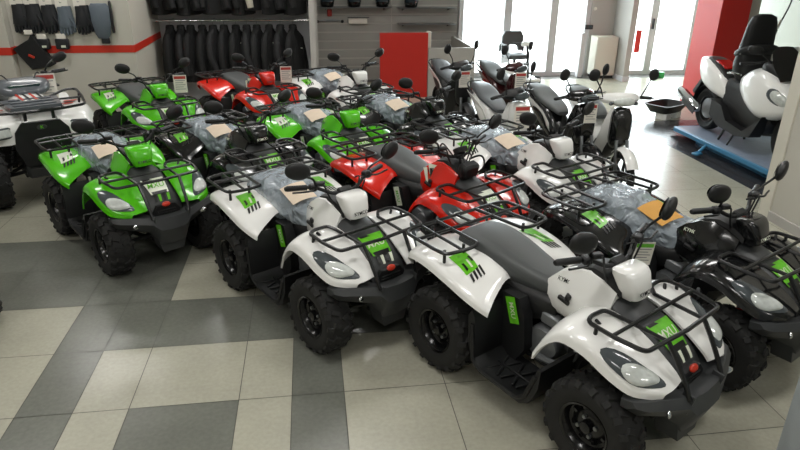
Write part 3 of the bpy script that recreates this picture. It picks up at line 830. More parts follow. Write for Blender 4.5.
# ------------------------------------------------------------------ the larger white utility quad at the left edge
def sec(x, hw, z0, z1, e=.5, n=20):
    r = []
    for j in range(n):
        a = 2*PI*j/n; c, d = math.cos(a), math.sin(a)
        r.append((x, hw*math.copysign(abs(c)**e, c), (z0+z1)/2+(z1-z0)/2*math.copysign(abs(d)**e, d)))
    return r
def body(P, e=.5, n=2, k=20): return MB().loft([sec(*p, e, k) for p in cr_n(P, n)])
def make_utility(label, pose):
    t = thing('utility_quad', label, 'quad bike', (pose[0], pose[1], 0), pose[2])
    p = lambda name, mb, mats, par=t, ang=38: mb.build(name, mats, par, ang)
    for k, (x, y, r, w) in enumerate(((-.66, .46, .31, .25), (.68, .46, .31, .2))):
        for s in (-1, 1):
            ty = obj('tyre', cached(f'utyre{k}', lambda: m_tyre(r, w, .16), [M['tyre']]), t); ty.location = (x, s*y, r)
            if s > 0: ty.rotation_euler = (0, 0, PI)
            obj('rim', cached(f'urim{k}', lambda: m_rim(.165, w), [M['rim'], M['steel']]), ty)
    # front bodywork
    F = [[(.10, .14, .80), (.10, .3, .78), (.12, .5, .70), (.13, .54, .60)], [(.3, .15, .93), (.3, .3, .92), (.31, .5, .87), (.31, .56, .78)], [(.55, .15, .93), (.55, .3, .92), (.56, .49, .88), (.56, .55, .80)],
         [(.78, .15, .885), (.78, .28, .875), (.76, .44, .84), (.75, .49, .76)], [(.88, .16, .83), (.875, .28, .81), (.84, .42, .76), (.82, .46, .68)], [(.90, .20, .66), (.89, .28, .65), (.85, .40, .64), (.82, .43, .60)]]
    for s in (-1, 1):
        G = [[Vector((q.x, q.y*s, q.z)) for q in r] for r in cgrid(F, 4, 4)]
        p('front_fender', MB().sheet(G if s > 0 else [r[::-1] for r in G], .014), M['white'])
        h = MB().box((.885, s*.33, .765), (.05, .17, .105), (0, -.15, -s*.35), .012); h = p('headlight', h, M['lensdark'])
        p('lens', MB().box((.905, s*.33, .767), (.03, .14, .075), (0, -.15, -s*.35), .008), M['lens'], h)
        d = MB()
        for k in range(3): d.add([(.40+k*.06, s*(.44-k*.03), .915), (.43+k*.06, s*(.44-k*.03), .912), (.52+k*.06, s*(.30-k*.02), .933), (.48+k*.06, s*(.30-k*.02), .934)], [[0, 1, 2, 3] if s > 0 else [3, 2, 1, 0]], k % 2)
        p('fender_decal', d, [M['badge'], M['decalk']])
        R = [[(-1.02, .15, .80), (-1.02, .32, .80), (-1.0, .46, .72)], [(-.7, .16, .86), (-.7, .34, .86), (-.7, .54, .80)], [(-.35, .17, .80), (-.35, .34, .78), (-.35, .53, .70)], [(-.22, .18, .70), (-.2, .33, .64), (-.2, .48, .54)]]
        G = [[Vector((q.x, q.y*s, q.z)) for q in r] for r in cgrid(R, 4, 4)]
        p('rear_fender', MB().sheet(G if s > 0 else [r[::-1] for r in G], .014), M['white'])
        a = MB()
        for x in (.56, .80): a.tube([(x, s*.16, .36), (.68, s*.40, .29)], .018)
        a.tube([(.64, s*.16, .46), (.68, s*.40, .36)], .016); a.box((.68, s*.39, .32), (.07, .05, .16), None, .012)
        p('suspension_arm', a, M['trim'])
        obj('shock_absorber', cached(f'ushock{s}', lambda: m_shock(.66, s, .32, .2, .34, .74), [M['trim'], M['steel']]), t)
        p('footwell', MB().prism([(-.3, .6), (-.28, .3), (-.22, .24), (.14, .22), (.2, .3), (.26, .6), (.22, .6), (.16, .32), (.12, .26), (-.2, .28), (-.25, .32), (-.26, .6)], s*.2, s*.5), M['trim'])
        g = MB().tube([(.02, s*.33, 1.16), (-.02, s*.46, 1.165)], .02, 9); hb = p('grip', g, M['trim'])
        p('brake_lever', MB().tube([(.06, s*.28, 1.16), (.08, s*.34, 1.16), (.03, s*.48, 1.165)], .008, 6, 0, .03), M['rack'], hb)
    n = MB().prism([(-.17, .84), (.17, .84), (.235, .76), (.255, .60), (.19, .42), (-.19, .42), (-.255, .60), (-.235, .76)], .70, .905, 'x')
    n = p('grille', n, M['trim'])
    e = MB()
    e.lathe([(0, .001), (0, .034), (.006, .032), (.006, .001)], 20, 0, Matrix.Translation((.905, 0, .79)) @ Matrix.Diagonal((1, 1.3, .75, 1)), 'x', False)
    p('emblem', e, M['bump'], n)
    text_e = text_mb('K', .045, lambda u, v: Vector((.9125, u, .79+v))); p('emblem_letter', text_e, M['decal'], n)
    hood = body([(.12, .10, .80, .96), (.3, .17, .80, 1.02), (.55, .17, .80, .985), (.78, .165, .78, .91), (.86, .15, .76, .85)], .6); hd = p('hood', hood, M['white'])
    d = MB()
    for k in range(4):
        y = -.11+k*.06; d.add([(.34, y, 1.024), (.34, y+.02, 1.026), (.55, y+.06, .992), (.55, y+.035, .992)], [[0, 1, 2, 3]], k % 2)
    p('hood_decal', d, [M['badge'], M['decalk']], hd)
    tray = MB().prism([(.42, -.26), (.86, -.22), (.86, .22), (.42, .26)], .955, .985, 'z')
    for k in range(3): tray.box((.5+k*.14, 0, .992), (.05, .38, .012), None, .004)
    p('tray_cover', tray, M['tray'])
    rk = MB(); z = .965
    for s in (-1, 1):
        rk.tube([(.36, s*.20, z), (.32, s*.36, z+.05), (.36, s*.46, z+.055), (.6, s*.46, z+.02), (.90, s*.42, z-.005), (.94, s*.2, z-.012), (.945, 0, z-.012)], .0135, 7, 0, .05)
        rk.tube([(.36, s*.20, z), (.94, s*.22, z-.012)], .012); rk.tube([(.90, s*.12, z-.012), (.89, s*.12, .86)], .016); rk.tube([(.5, s*.455, z+.03), (.5, s*.44, .87)], .012)
    rk.tube([(.62, -.46, z+.015), (.62, .46, z+.015)], .011); p('front_rack', rk, M['rack'])
    rk = MB()
    rk.tube([(-.45, -.44, .93), (-.95, -.42, .93), (-1.05, -.3, .93), (-1.05, .3, .93), (-.95, .42, .93), (-.45, .44, .93)], .0135, 7, 0, .06)
    for y in (-.25, 0, .25): rk.tube([(-1.05, y, .93), (-.45, y, .93)], .011)
    rk.tube([(-.45, -.44, .93), (-.45, .44, .93)], .012)
    for s in (-1, 1): rk.tube([(-.75, s*.3, .93), (-.75, s*.3, .84)], .014)
    p('rear_rack', rk, M['rack'])
    p('seat', MB().loft([ring_seat(x, hw, zb, zt) for x, hw, zb, zt in cr_n([(-1.0, .14, .78, .88), (-.9, .19, .76, .93), (-.6, .2, .74, .93), (-.3, .17, .72, .88), (-.05, .13, .72, .86), (.02, .1, .74, .84)], 3)]), M['seat'])
    p('tank_cover', body([(-.06, .10, .62, .84), (.06, .16, .6, .92), (.2, .16, .62, .97), (.3, .12, .7, .98)], .6), M['white'])
    sh = body([(.06, .16, 1.03, 1.10), (.12, .23, 1.0, 1.15), (.22, .25, .99, 1.14), (.32, .20, .99, 1.09), (.36, .12, 1.0, 1.05)], .6); sh = p('instrument_shroud', sh, M['tray'])
    p('screen', MB().prism([(-.10, 1.03), (.10, 1.03), (.15, 1.10), (-.15, 1.10)], .29, .33, 'x'), M['screen'], sh)
    hb = MB(); hb.tube([(-.02, -.42, 1.165), (.03, -.3, 1.16), (.12, -.1, 1.08), (.12, .1, 1.08), (.03, .3, 1.16), (-.02, .42, 1.165)], .013, 8, 0, .05); hb.tube([(.12, 0, 1.09), (.2, 0, .9)], .03)
    for s in (-1, 1): hb.box((.04, s*.25, 1.15), (.07, .07, .06), None, .012); hb.tube([(.06, s*.2, 1.15), (.16, s*.16, 1.2), (.25, s*.08, 1.08)], .007, 6, 0, .05)
    p('handlebar', hb, M['trim'])
    for s in (-1, 1):
        X = MB(); X.ell((.05, s*.42, 1.31), (.025, .08, .05), (s*.3, .1, s*.25), 18, 10, 0, .9); m = p('mirror', X, M['trim'])
        p('mirror_stem', MB().tube([(.05, s*.25, 1.17), (.06, s*.29, 1.24), (.055, s*.36, 1.30)], .009, 7, 0, .03), M['rack'], m)
    lo = MB(); lo.prism([(-.95, .66), (.05, .62), (.2, .8), (.75, .8), (.80, .42), (.70, .26), (-.8, .26), (-.95, .4)], -.2, .2)
    p('chassis', lo, M['trim'])
    bb = MB().box((.80, 0, .35), (.12, .40, .14), (0, .25, 0), .03); p('bumper', bb, M['bump'])
    return t
make_utility('large white utility quad with grey front tray, cut off by the left photo edge', (-3.04, 7.12, -1.05))

# ------------------------------------------------------------------ scooters
def m_thin_tyre(R=.27, w=.075, rr=.205):
    mb = MB(); h = w/2
    prof = [(-h*.6, rr), (-h, R*.86), (-h*.85, R*.95), (-h*.4, R*.99), (0, R), (h*.4, R*.99), (h*.85, R*.95), (h, R*.86), (h*.6, rr)]
    return mb.loft([[(math.cos(2*PI*j/36)*r, y, math.sin(2*PI*j/36)*r) for j in range(36)] for y, r in prof], 0, False, None, True)
def m_spoke_rim(R=.208, w=.06):
    mb = MB(); h = w/2
    mb.loft([[(math.cos(2*PI*j/32)*r, y, math.sin(2*PI*j/32)*r) for j in range(32)] for y, r in ((-h, R), (-h, R*.92), (h, R*.92), (h, R))], 0, False, None, True)
    mb.lathe([(-.05, .03), (-.045, .045), (.045, .045), (.05, .03)], 16)
    for k in range(5):
        a = 2*PI*k/5; mb.tube([(.04*math.cos(a), 0, .04*math.sin(a)), (R*.94*math.cos(a+.15), 0, R*.94*math.sin(a+.15))], [.018, .012], 6)
    return mb
def wheel(t, x, R=.27, w=.075, rr=.205, z=None, rim='trim'):
    ty = obj('tyre', cached(f'stire{R}{w}', lambda: m_thin_tyre(R, w, rr), [M['tyre']]), t); ty.location = (x, 0, R if z is None else z)
    obj('rim', cached(f'srim{R}{w}', lambda: m_spoke_rim(rr+.003, w*.8), [M[rim]]), ty)
    return ty
def fender_arc(cx, cz, R, w, a0, a1, n=12, drop=.03):
    G = []
    for i in range(n+1):
        a = a0+(a1-a0)*i/n
        G.append([Vector((cx+math.cos(a)*(R-drop*abs(k)**2), w*k, cz+math.sin(a)*(R-drop*abs(k)**2))) for k in (-1, -.7, -.3, 0, .3, .7, 1)])
    return MB().sheet(G, .006)
def make_scooter(label, pose, tailc, panelc, frontc, cowlc, seatc='seatg', centre=None, steer=0, big_lamp=False, group='scooters behind the quad bikes'):
    t = thing('scooter', label, 'scooter', (pose[0], pose[1], 0), pose[2], group)
    SX = .42; STEER = {'mirror', 'grip', 'brake_lever', 'indicator', 'handlebar_cover', 'headlight'}
    def turn(o):
        if steer:
            x, y = o.location.x-SX, o.location.y; o.location.x, o.location.y = SX+x*math.cos(steer)-y*math.sin(steer), x*math.sin(steer)+y*math.cos(steer); o.rotation_euler.z = steer
        return o
    p = lambda name, mb, mats, par=t, ang=38: mb.build(name, mats, par, ang)
    def c(name, key, mk, m, par=t):
        o = obj(name, cached(key, mk, [M[m]]), par)
        return turn(o) if name in STEER and par is t else o
    wheel(t, .66, .265, .07); wheel(t, -.60, .265, .085)
    c('front_fender', 'sc_ff', lambda: fender_arc(.66, .265, .30, .058, .55, 2.3), frontc)
    c('rear_fender', 'sc_rf', lambda: fender_arc(-.60, .265, .31, .07, 1.2, 3.3), 'trim')
    for s in (-1, 1): c('fork', f'sc_fork{s}', lambda: MB().tube([(.66, s*.062, .265), (.60, s*.062, .45), (.55, s*.055, .62)], [.022, .018, .018], 9), 'steel')
    # tail and seat
    c('tail_body', 'sc_tail', lambda: body([(-.98, .035, .80, .84), (-.86, .085, .70, .85), (-.66, .118, .60, .83), (-.42, .13, .50, .79), (-.2, .125, .42, .74), (-.05, .10, .38, .60), (.02, .07, .38, .5)], .6, 3), tailc)
    sb = c('seat', 'sc_seat', lambda: MB().loft([ring_seat(*q) for q in cr_n([(-.93, .07, .83, .88), (-.88, .10, .82, .905), (-.70, .125, .81, .905), (-.55, .135, .79, .875), (-.40, .135, .765, .83), (-.22, .115, .74, .80), (-.08, .085, .71, .765), (-.03, .06, .70, .74)], 3)]), seatc)
    c('grab_rail', 'sc_rail', lambda: MB().tube([(-.68, -.13, .80), (-.9, -.13, .86), (-1.03, -.08, .88), (-1.03, .08, .88), (-.9, .13, .86), (-.68, .13, .80)], .011, 7, 0, .05), 'trim')
    c('tail_light', 'sc_tl', lambda: MB().ell((-.965, 0, .79), (.03, .06, .035)), 'redlens')
    for s in (-1, 1):
        def pan(): 
            G = [[Vector((x, s*(hw+.004), z)) for z, hw in ((z0, .07), ((z0+z1)/2, .118), (z1, .128))] for x, z0, z1 in ((-.9, .74, .80), (-.6, .6, .76), (-.3, .5, .7), (-.1, .44, .6))]
            G = [r if s < 0 else r[::-1] for r in G]
            return MB().sheet(G, .004)
        c('side_panel', f'sc_pan{s}', pan, panelc)
        def shield():
            G = []
            for z, x, w0, w1 in ((.92, .44, .03, .10), (.80, .47, .03, .15), (.66, .44, .04, .165), (.52, .36, .05, .17), (.38, .26, .06, .16), (.27, .20, .07, .14)):
                G.append([Vector((x-.12*((w0+(w1-w0)*k/4)/.2)**2, s*(w0+(w1-w0)*k/4), z)) for k in range(5)])
            return MB().sheet(G if s > 0 else [r[::-1] for r in G], .008)
        c('leg_shield', f'sc_sh{s}', shield, frontc)
        m = c('mirror', f'sc_m{s}', lambda: MB().ell((.39, s*.31, 1.25), (.024, .055, .062), (s*.3, .1, s*.2), 18, 10, 0, .9), 'trim')
        c('mirror_stem', f'sc_ms{s}', lambda: MB().tube([(.40, s*.20, 1.03), (.415, s*.235, 1.12), (.39, s*.29, 1.215)], .007, 6, 0, .03), 'rack', m)
        c('grip', f'sc_g{s}', lambda: MB().tube([(.36, s*.22, 1.015), (.33, s*.345, 1.0), (.325, s*.36, 1.0)], [.018, .018, .012], 9), 'trim')
        c('brake_lever', f'sc_l{s}', lambda: MB().tube([(.41, s*.20, 1.02), (.43, s*.25, 1.02), (.39, s*.35, 1.01)], .006, 6, 0, .02), 'trim')
        c('indicator', f'sc_i{s}', lambda: MB().ell((.455, s*.125, .975), (.02, .03, .02), (0, 0, -s*.5)), 'lensdark')
    c('front_cover', 'sc_fc', lambda: body([(.36, .08, .52, .92), (.44, .105, .50, .94), (.51, .10, .54, .92), (.55, .07, .60, .84)], .6), centre or frontc)
    h = c('handlebar_cover', 'sc_hc', lambda: MB().loft([[(x+.6*a*k, y, z+b*k) for a, b in ((-.09, -.045), (.03, -.05), (.06, -.01), (.02, .04), (-.05, .06), (-.1, .03))] for y, x, z, k in ((-.20, .355, 1.005, .45), (-.15, .385, 1.01, .85), (-.08, .43, 1.01, 1.05), (0, .45, 1.01, 1.15), (.08, .43, 1.01, 1.05), (.15, .385, 1.01, .85), (.20, .355, 1.005, .45))]), cowlc)
    c('headlight', 'sc_hl', lambda: MB().ell((.475, 0, .992), (.042, .11, .042), (0, -.3, 0), 18, 10, 0, .8), 'lens' if big_lamp else 'lensdark', h)
    c('body_tunnel', 'sc_tun', lambda: body([(-.15, .08, .33, .55), (.05, .075, .30, .50), (.22, .08, .34, .56), (.36, .07, .46, .72)], .6), 'trim')
    c('engine', 'sc_eng', lambda: MB().lathe([(-.12, .04), (-.11, .09), (.10, .09), (.12, .04)], 16, 0, Matrix.Translation((-.12, 0, .29))).box((.05, 0, .30), (.2, .12, .1), (0, .1, 0), .02).box((-.38, .07, .28), (.5, .04, .07), None, .015), 'engine')
    c('muffler', 'sc_muf', lambda: MB().lathe([(-.90, .02), (-.89, .038), (-.86, .042), (-.55, .04), (-.5, .02)], 14, 0, Matrix.Translation((0, .13, .30)), 'x').tube([(-.52, .13, .30), (-.3, .13, .22), (-.1, .06, .2)], .014, 7, 0, .06), 'trim')
    c('foot_peg', 'sc_peg', lambda: MB().tube([(-.02, -.26, .25), (-.02, .26, .25)], .014, 8), 'trim')
    c('main_stand', 'sc_std', lambda: MB().tube([(-.25, -.13, .008), (-.2, -.1, .2), (-.2, .1, .2), (-.25, .13, .008)], .012, 6, 0, .03), 'trim')
    return t
A = math.radians
make_scooter('dark scooter with grey seat and white side panels, nearest the grey counter', (1.96, 8.62, A(-86)), 'trim', 'white', 'trim', 'trim', 'seatg', steer=A(36))
make_scooter('white scooter with ridged seat, right behind the white quad bike', (2.12, 6.79, A(-86)), 'white', 'white', 'white', 'trim', 'seatg', steer=A(36))
make_scooter('maroon scooter parked behind the black one with white side panels', (2.66, 8.46, A(-86)), 'maroon', 'maroon', 'maroon', 'maroon', 'seat', steer=A(36))
make_scooter('black scooter with white side panels and a price card, left of the all-white one', (2.79, 6.62, A(-86)), 'black', 'white', 'black', 'black', 'seat', steer=A(22))
make_scooter('all-white scooter with black front centre, facing the open floor', (3.15, 6.42, A(-93)), 'white', 'white', 'white', 'white', 'seat', 'black', big_lamp=True)

# maxi scooter on the lift, seat flipped up
def make_maxi():
    H = .18
    t = thing('maxi_scooter', 'big white maxi scooter with its black seat flipped open, on the blue lift', 'scooter', (5.33, 7.0, H), A(-92))
    p = lambda name, mb, mats, par=t, ang=38: mb.build(name, M[mats] if isinstance(mats, str) else mats, par, ang)
    wheel(t, .84, .29, .12, .19, None, 'trim'); wheel(t, -.80, .28, .14, .18)
    p('front_fender', fender_arc(.84, .29, .335, .09, .2, 2.4), 'white')
    f = p('front_fairing', body([(-.10, .13, .74, .82), (.02, .20, .64, .90), (.2, .25, .52, .99), (.40, .265, .44, 1.0), (.58, .25, .45, .93), (.76, .20, .52, .82), (.90, .12, .58, .70), (.95, .05, .61, .66)], .55, 3), 'white')
    p('tail_body', body([(-1.16, .04, .84, .90), (-1.04, .12, .72, .945), (-.85, .185, .60, .94), (-.6, .21, .53, .88), (-.38, .20, .50, .78), (-.25, .17, .48, .66)], .55, 3), 'white')
    for s in (-1, 1):
        p('fork', MB().tube([(.84, s*.085, .29), (.70, s*.08, .62)], .025, 9), 'trim')
        d = MB().lathe([(-.003, .12), (.003, .12)], 24, 0, Matrix.Translation((.84, s*.07, .29))); p('brake_disc', d, 'steel')
        p('brake_caliper', MB().box((.77, s*.085, .37), (.09, .035, .06), (0, .6, 0), .012), 'redlens')
        h = MB().ell((.73, s*.195, .735), (.12, .035, .06), (0, .5, -s*.42), 18, 10, 0, .8); p('headlight', h, 'lens', f)
        p('headlight_surround', MB().ell((.71, s*.195, .73), (.15, .03, .072), (0, .5, -s*.42), 18, 10, 0, .8), 'lensdark', f)
        fl = MB().prism([(-.42, .5), (-.2, .46), (-.05, .30), (.3, .26), (.52, .42), (.6, .5), (.45, .22), (.2, .17), (-.2, .2), (-.42, .3)], s*.10, s*.25); p('footboard', fl, 'trim')
        p('grip', MB().tube([(.22, s*.22, 1.04), (.16, s*.36, 1.03)], .019, 9), 'trim')
        m = p('mirror', MB().ell((.42, s*.38, 1.22), (.03, .085, .05), (s*.2, 0, s*.3), 18, 10, 0, .9), 'trim'); p('mirror_stem', MB().tube([(.46, s*.18, 1.08), (.44, s*.32, 1.19)], .012, 7), 'trim', m)
    p('luggage_well', body([(-.98, .06, .80, .945), (-.88, .13, .74, .955), (-.6, .165, .66, .90), (-.40, .16, .62, .81), (-.3, .12, .6, .72)], .5), 'trim')
    p('well_lining', MB().box((-.62, 0, .892), (.28, .2, .04), (0, .22, 0), .015), 'redlens')
    p('body_tunnel', body([(-.3, .18, .36, .80), (-.1, .17, .24, .78), (.15, .16, .22, .80), (.4, .17, .24, .92), (.6, .15, .4, .86)], .5), 'trim')
    # seat, hinged at its front edge and standing upright
    st = MB()
    R = []
    for h, hw, x0, x1 in ((0, .13, -.20, -.04), (.08, .19, -.25, -.02), (.2, .205, -.27, -.03), (.34, .20, -.24, -.05), (.5, .19, -.22, -.07), (.66, .175, -.21, -.08), (.75, .14, -.20, -.09), (.78, .07, -.18, -.11)):
        ring = []
        for j in range(20):
            a = 2*PI*j/20; c, d = math.cos(a), math.sin(a)
            ring.append(((x0+x1)/2+(x1-x0)/2*math.copysign(abs(c)**.6, c)+.10*h-.03, hw*math.copysign(abs(d)**.6, d), .78+h))
        R.append(ring)
    s_ = p('seat', st.loft(R), 'trim', t)
    p('backrest', MB().ell((-.12, 0, 1.13), (.20, .225, .06), (0, -.35, 0), 20, 10, 0, .7), 'trim', s_)
    p('seat_latch', MB().tube([(-.05, -.17, .86), (-.16, -.21, .87), (-.28, -.2, .85)], .013, 7, 0, .03), 'chrome')
    sc_ = [[(.64, -.16, .90), (.68, 0, .92), (.64, .16, .90)], [(.51, -.18, 1.04), (.55, 0, 1.05), (.51, .18, 1.04)], [(.41, -.16, 1.17), (.44, 0, 1.18), (.41, .16, 1.17)], [(.36, -.10, 1.24), (.375, 0, 1.25), (.36, .10, 1.24)]]
    p('windscreen', MB().sheet(cgrid(sc_, 4, 5), .006), 'windscreen')
    p('dashboard', body([(.22, .10, .96, 1.04), (.3, .17, .94, 1.08), (.45, .17, .90, 1.08), (.6, .12, .86, .98)], .6), 'trim')
    p('handlebar', MB().tube([(.17, -.33, 1.03), (.26, -.12, 1.06), (.26, .12, 1.06), (.17, .33, 1.03)], .014, 8, 0, .05), 'trim')
    p('engine', MB().box((-.45, 0, .32), (.62, .22, .2), None, .04).lathe([(-.17, .08), (-.16, .13), (.14, .13), (.16, .08)], 20, 0, Matrix.Translation((-.62, 0, .33))), 'engine')
    mu = p('muffler', MB().lathe([(-.40, .03), (-.39, .06), (-.3, .072), (.1, .07), (.16, .03)], 18, 0, Matrix.Translation((-.88, -.22, .33)) @ Matrix.Rotation(.30, 4, 'Y'), 'x'), 'chrome')
    p('heat_shield', MB().box((-.87, -.29, .32), (.34, .015, .09), (0, .30, 0), .006), 'trim', mu)
    p('rear_fender', fender_arc(-.80, .28, .34, .10, 1.0, 3.3), 'trim')
    p('main_stand', MB().tube([(-.22, -.18, .012), (-.18, -.12, .22), (-.18, .12, .22), (-.22, .18, .012)], .016, 7, 0, .03), 'trim')
    p('side_stand', MB().tube([(.1, -.16, .25), (.04, -.22, .012)], .012, 7), 'trim')
    p('number_plate_holder', MB().prism([(-1.2, .45), (-1.0, .70), (-.95, .70), (-1.15, .42)], -.07, .07), 'trim')
    p('tail_light', MB().box((-1.10, 0, .86), (.05, .16, .05), None, .015), 'redlens')
    return t
make_maxi()
def make_lift():
    t = thing('motorcycle_lift', 'low blue motorcycle lift on the dark floor band, under the maxi scooter', 'lift', (5.52, 6.85, 0), 0)
    p = lambda name, mb, m: mb.build(name, M[m], t)
    mb = MB(); mb.box((0, 0, .155), (1.02, 2.2, .05), None, .006); p('platform', mb, 'bluetop')
    fr = MB()
    for s in (-1, 1): fr.box((s*.525, 0, .148), (.04, 2.24, .06), None, .008)
    fr.box((0, 1.12, .148), (1.05, .04, .06), None, .008); fr.box((0, -1.12, .148), (1.05, .04, .06), None, .008); p('frame', fr, 'blue')
    b = MB(); b.box((0, 0, .02), (.7, 1.7, .04), None, .006); b.box((-.3, -.35, .075), (.2, .5, .1), None, .015); p('base', b, 'blue')
    for s in (-1, 1):
        sx = MB(); sx.tube([(s*.38, -.6, .05), (s*.38, .6, .12)], .02); sx.tube([(s*.36, .6, .05), (s*.36, -.6, .12)], .02); p('scissor_arm', sx, 'blue')
    pd = MB(); pd.tube([(-.30, .40, .155), (-.53, .34, .13), (-.68, .26, .06)], .02, 8); pd.box((-.70, .25, .05), (.12, .09, .03), (0, 0, .4), .01); p('foot_pedal', pd, 'blue')
    rp = MB(); rp.box((0, 1.27, .10), (.8, .28, .02), (-.35, 0, 0), .004); p('ramp', rp, 'trim')
    return t
make_lift()
def make_tray():
    t = thing('tool_tray', 'black shallow tray on white blocks beside the red column', 'tray', (5.55, 9.2, 0), .5)
    mb = MB(); R = []
    for z, a, b in ((.10, .24, .16), (.20, .31, .22), (.23, .33, .24), (.23, .30, .21), (.20, .285, .2), (.13, .22, .14)):
        R.append([(a*math.copysign(abs(math.cos(2*PI*j/24))**.4, math.cos(2*PI*j/24)), b*math.copysign(abs(math.sin(2*PI*j/24))**.4, math.sin(2*PI*j/24)), z) for j in range(24)])
    mb.loft(R).build('tray', M['trim'], t)
    for s in (-1, 1): MB().box((s*.14, -.06, .05), (.13, .2, .1), None, .008).build('block', M['white'], t)
make_tray()
tag(MB().box((0, 0, 0), (.2, .12, .12), None, .012).build('box', M['greenbox']), 'small green box on the floor at the glass door', 'box').location = (7.28, 12.55, .06)

# ------------------------------------------------------------------ mobility scooter by the window
def make_mobility():
    t = thing('mobility_scooter', 'grey mobility scooter with armchair seat and white tiller by the window', 'mobility scooter', (4.10, 12.2, 0), A(-84))
    p = lambda name, mb, m, par=t: mb.build(name, M[m], par)
    for x, y in ((-.35, -.22), (-.35, .22), (.42, -.2), (.42, .2)):
        ty = obj('wheel', cached('mobw', lambda: m_thin_tyre(.11, .07, .06), [M['tyre']]), t); ty.location = (x, y, .11)
        MB().lathe([(-.025, .065), (.025, .065)], 16).build('hub', M['steel'], ty)
    p('deck', MB().box((.08, 0, .15), (.95, .42, .06), None, .02), 'white'); p('rear_shroud', body([(-.5, .15, .16, .28), (-.4, .22, .16, .36), (-.15, .2, .16, .34), (-.08, .12, .16, .25)], .5), 'white')
    p('seat_post', MB().tube([(-.28, 0, .3), (-.28, 0, .46)], .03, 10), 'trim')
    s = p('seat', MB().box((-.24, 0, .50), (.42, .44, .09), None, .035, 0, None, 3), 'seat')
    b = MB()
    prof = [(-.22, .58), (-.23, .85), (-.17, .96), (.17, .96), (.23, .85), (.22, .58), (.14, .58), (.12, .66), (.06, .70), (-.06, .70), (-.12, .66), (-.14, .58)]
    b.prism(prof, -.50, -.43, 'x'); p('backrest', b, 'seat')
    for k in (-1, 1): p('armrest', MB().tube([(-.47, k*.25, .56), (-.46, k*.26, .72), (-.1, k*.26, .72)], .022, 8, 0, .06), 'trim')
    p('tiller', MB().tube([(.42, 0, .16), (.36, 0, .45), (.26, 0, .78)], .024, 9), 'trim')
    h = p('control_head', body([(.16, .07, .74, .80), (.22, .11, .74, .84), (.30, .11, .76, .86), (.36, .05, .78, .84)], .6), 'white')
    p('handlebar', MB().tube([(.14, -.26, .80), (.22, -.12, .80), (.22, .12, .80), (.14, .26, .80)], .012, 7, 0, .04), 'trim', h)
    p('basket_frame', MB().tube([(.36, -.1, .55), (.52, -.1, .55), (.52, .1, .55), (.36, .1, .55)], .008, 6), 'trim')
make_mobility()

# ------------------------------------------------------------------ counter, cabinet and small things at the back
t = thing('counter', 'grey reception counter with a tall red end panel', 'counter', (2.04, 11.08, 0))
mb = MB(); mb.box((.43, .025, .425), (.84, .05, .85), None, .004); mb.build('front_panel', M['counter'], t)
MB().box((.825, .90, .425), (.05, 1.70, .85), None, .004).build('side_panel', M['counter'], t)
tag(MB().box((-.42, .03, .555), (.84, .06, 1.11), None, .004).build('end_panel', M['redpanel'], t), 'tall red end panel')
MB().box((.03, .12, .56), (.07, .11, 1.12), None, .004).build('post', M['cream'], t)
MB().box((.42, .55, .70), (.74, .5, .03), None, .004).build('desk_top', M['counter'], t)
t = thing('desk_phone', 'dark desk phone just behind the counter front', 'phone', (2.14, 11.42, .715))
MB().box((0, 0, .03), (.14, .16, .05), (.2, 0, 0), .01).build('base', M['trim'], t); MB().box((-.05, 0, .075), (.045, .18, .04), None, .015).build('handset', M['trim'], t)
t = thing('cabinet', 'cream low cabinet against the grey wall between the glass doors', 'cabinet', (6.03, 12.72, 0))
MB().box((.02, 0, .45), (.46, .32, .78), None, .006).build('body', M['cream'], t); MB().box((.02, 0, .03), (.42, .28, .06), None, .0).build('plinth', M['trim'], t)
MB().box((.02, -.166, .45), (.43, .012, .75), None, .004).build('door', M['cream'], t)
tag(MB().box((5.60, 12.80, .45), (.10, .14, .9), None, .01).build('radiator', M['alu']), 'slim white radiator beside the cream cabinet', 'radiator')
t = thing('mounted_intercom', 'small dark intercom box on the wall above the radiator', 'intercom', (5.75, 12.905, 1.0)); MB().box((0, -.015, 0), (.17, .03, .09), None, .006).build('housing', M['trim'], t); MB().box((.02, -.033, .01), (.06, .006, .04), None, 0).build('screen', M['screen'], t)
t = thing('light_switch', 'round light switch on the grey wall above the intercom', 'switch', (5.85, 12.915, 1.36)); MB().lathe([(-.02, .001), (-.02, .03), (0, .035)], 18).build('plate', M['paper'], t)
tag(MB().box((6.90, 12.94, .70), (.12, .01, .46), None, 0).build('door_sign', M['redpaint']), 'red upright sign on the right glass door', 'sign')
tag(MB().tube([(7.55, 9.47, 2.6), (7.52, 9.46, 2.0), (7.5, 9.46, 1.7), (7.38, 9.46, 1.35), (7.30, 9.46, .98)], .012, 6, 0, .1).build('cable', M['trim']), 'black cable hanging in front of the side window', 'cable')
tag(MB().box((7.37, 9.45, 1.38), (.035, .02, .16), (0, .25, 0), .003).build('cable_tag', M['paper']), 'white tag on the black cable by the side window', 'tag')

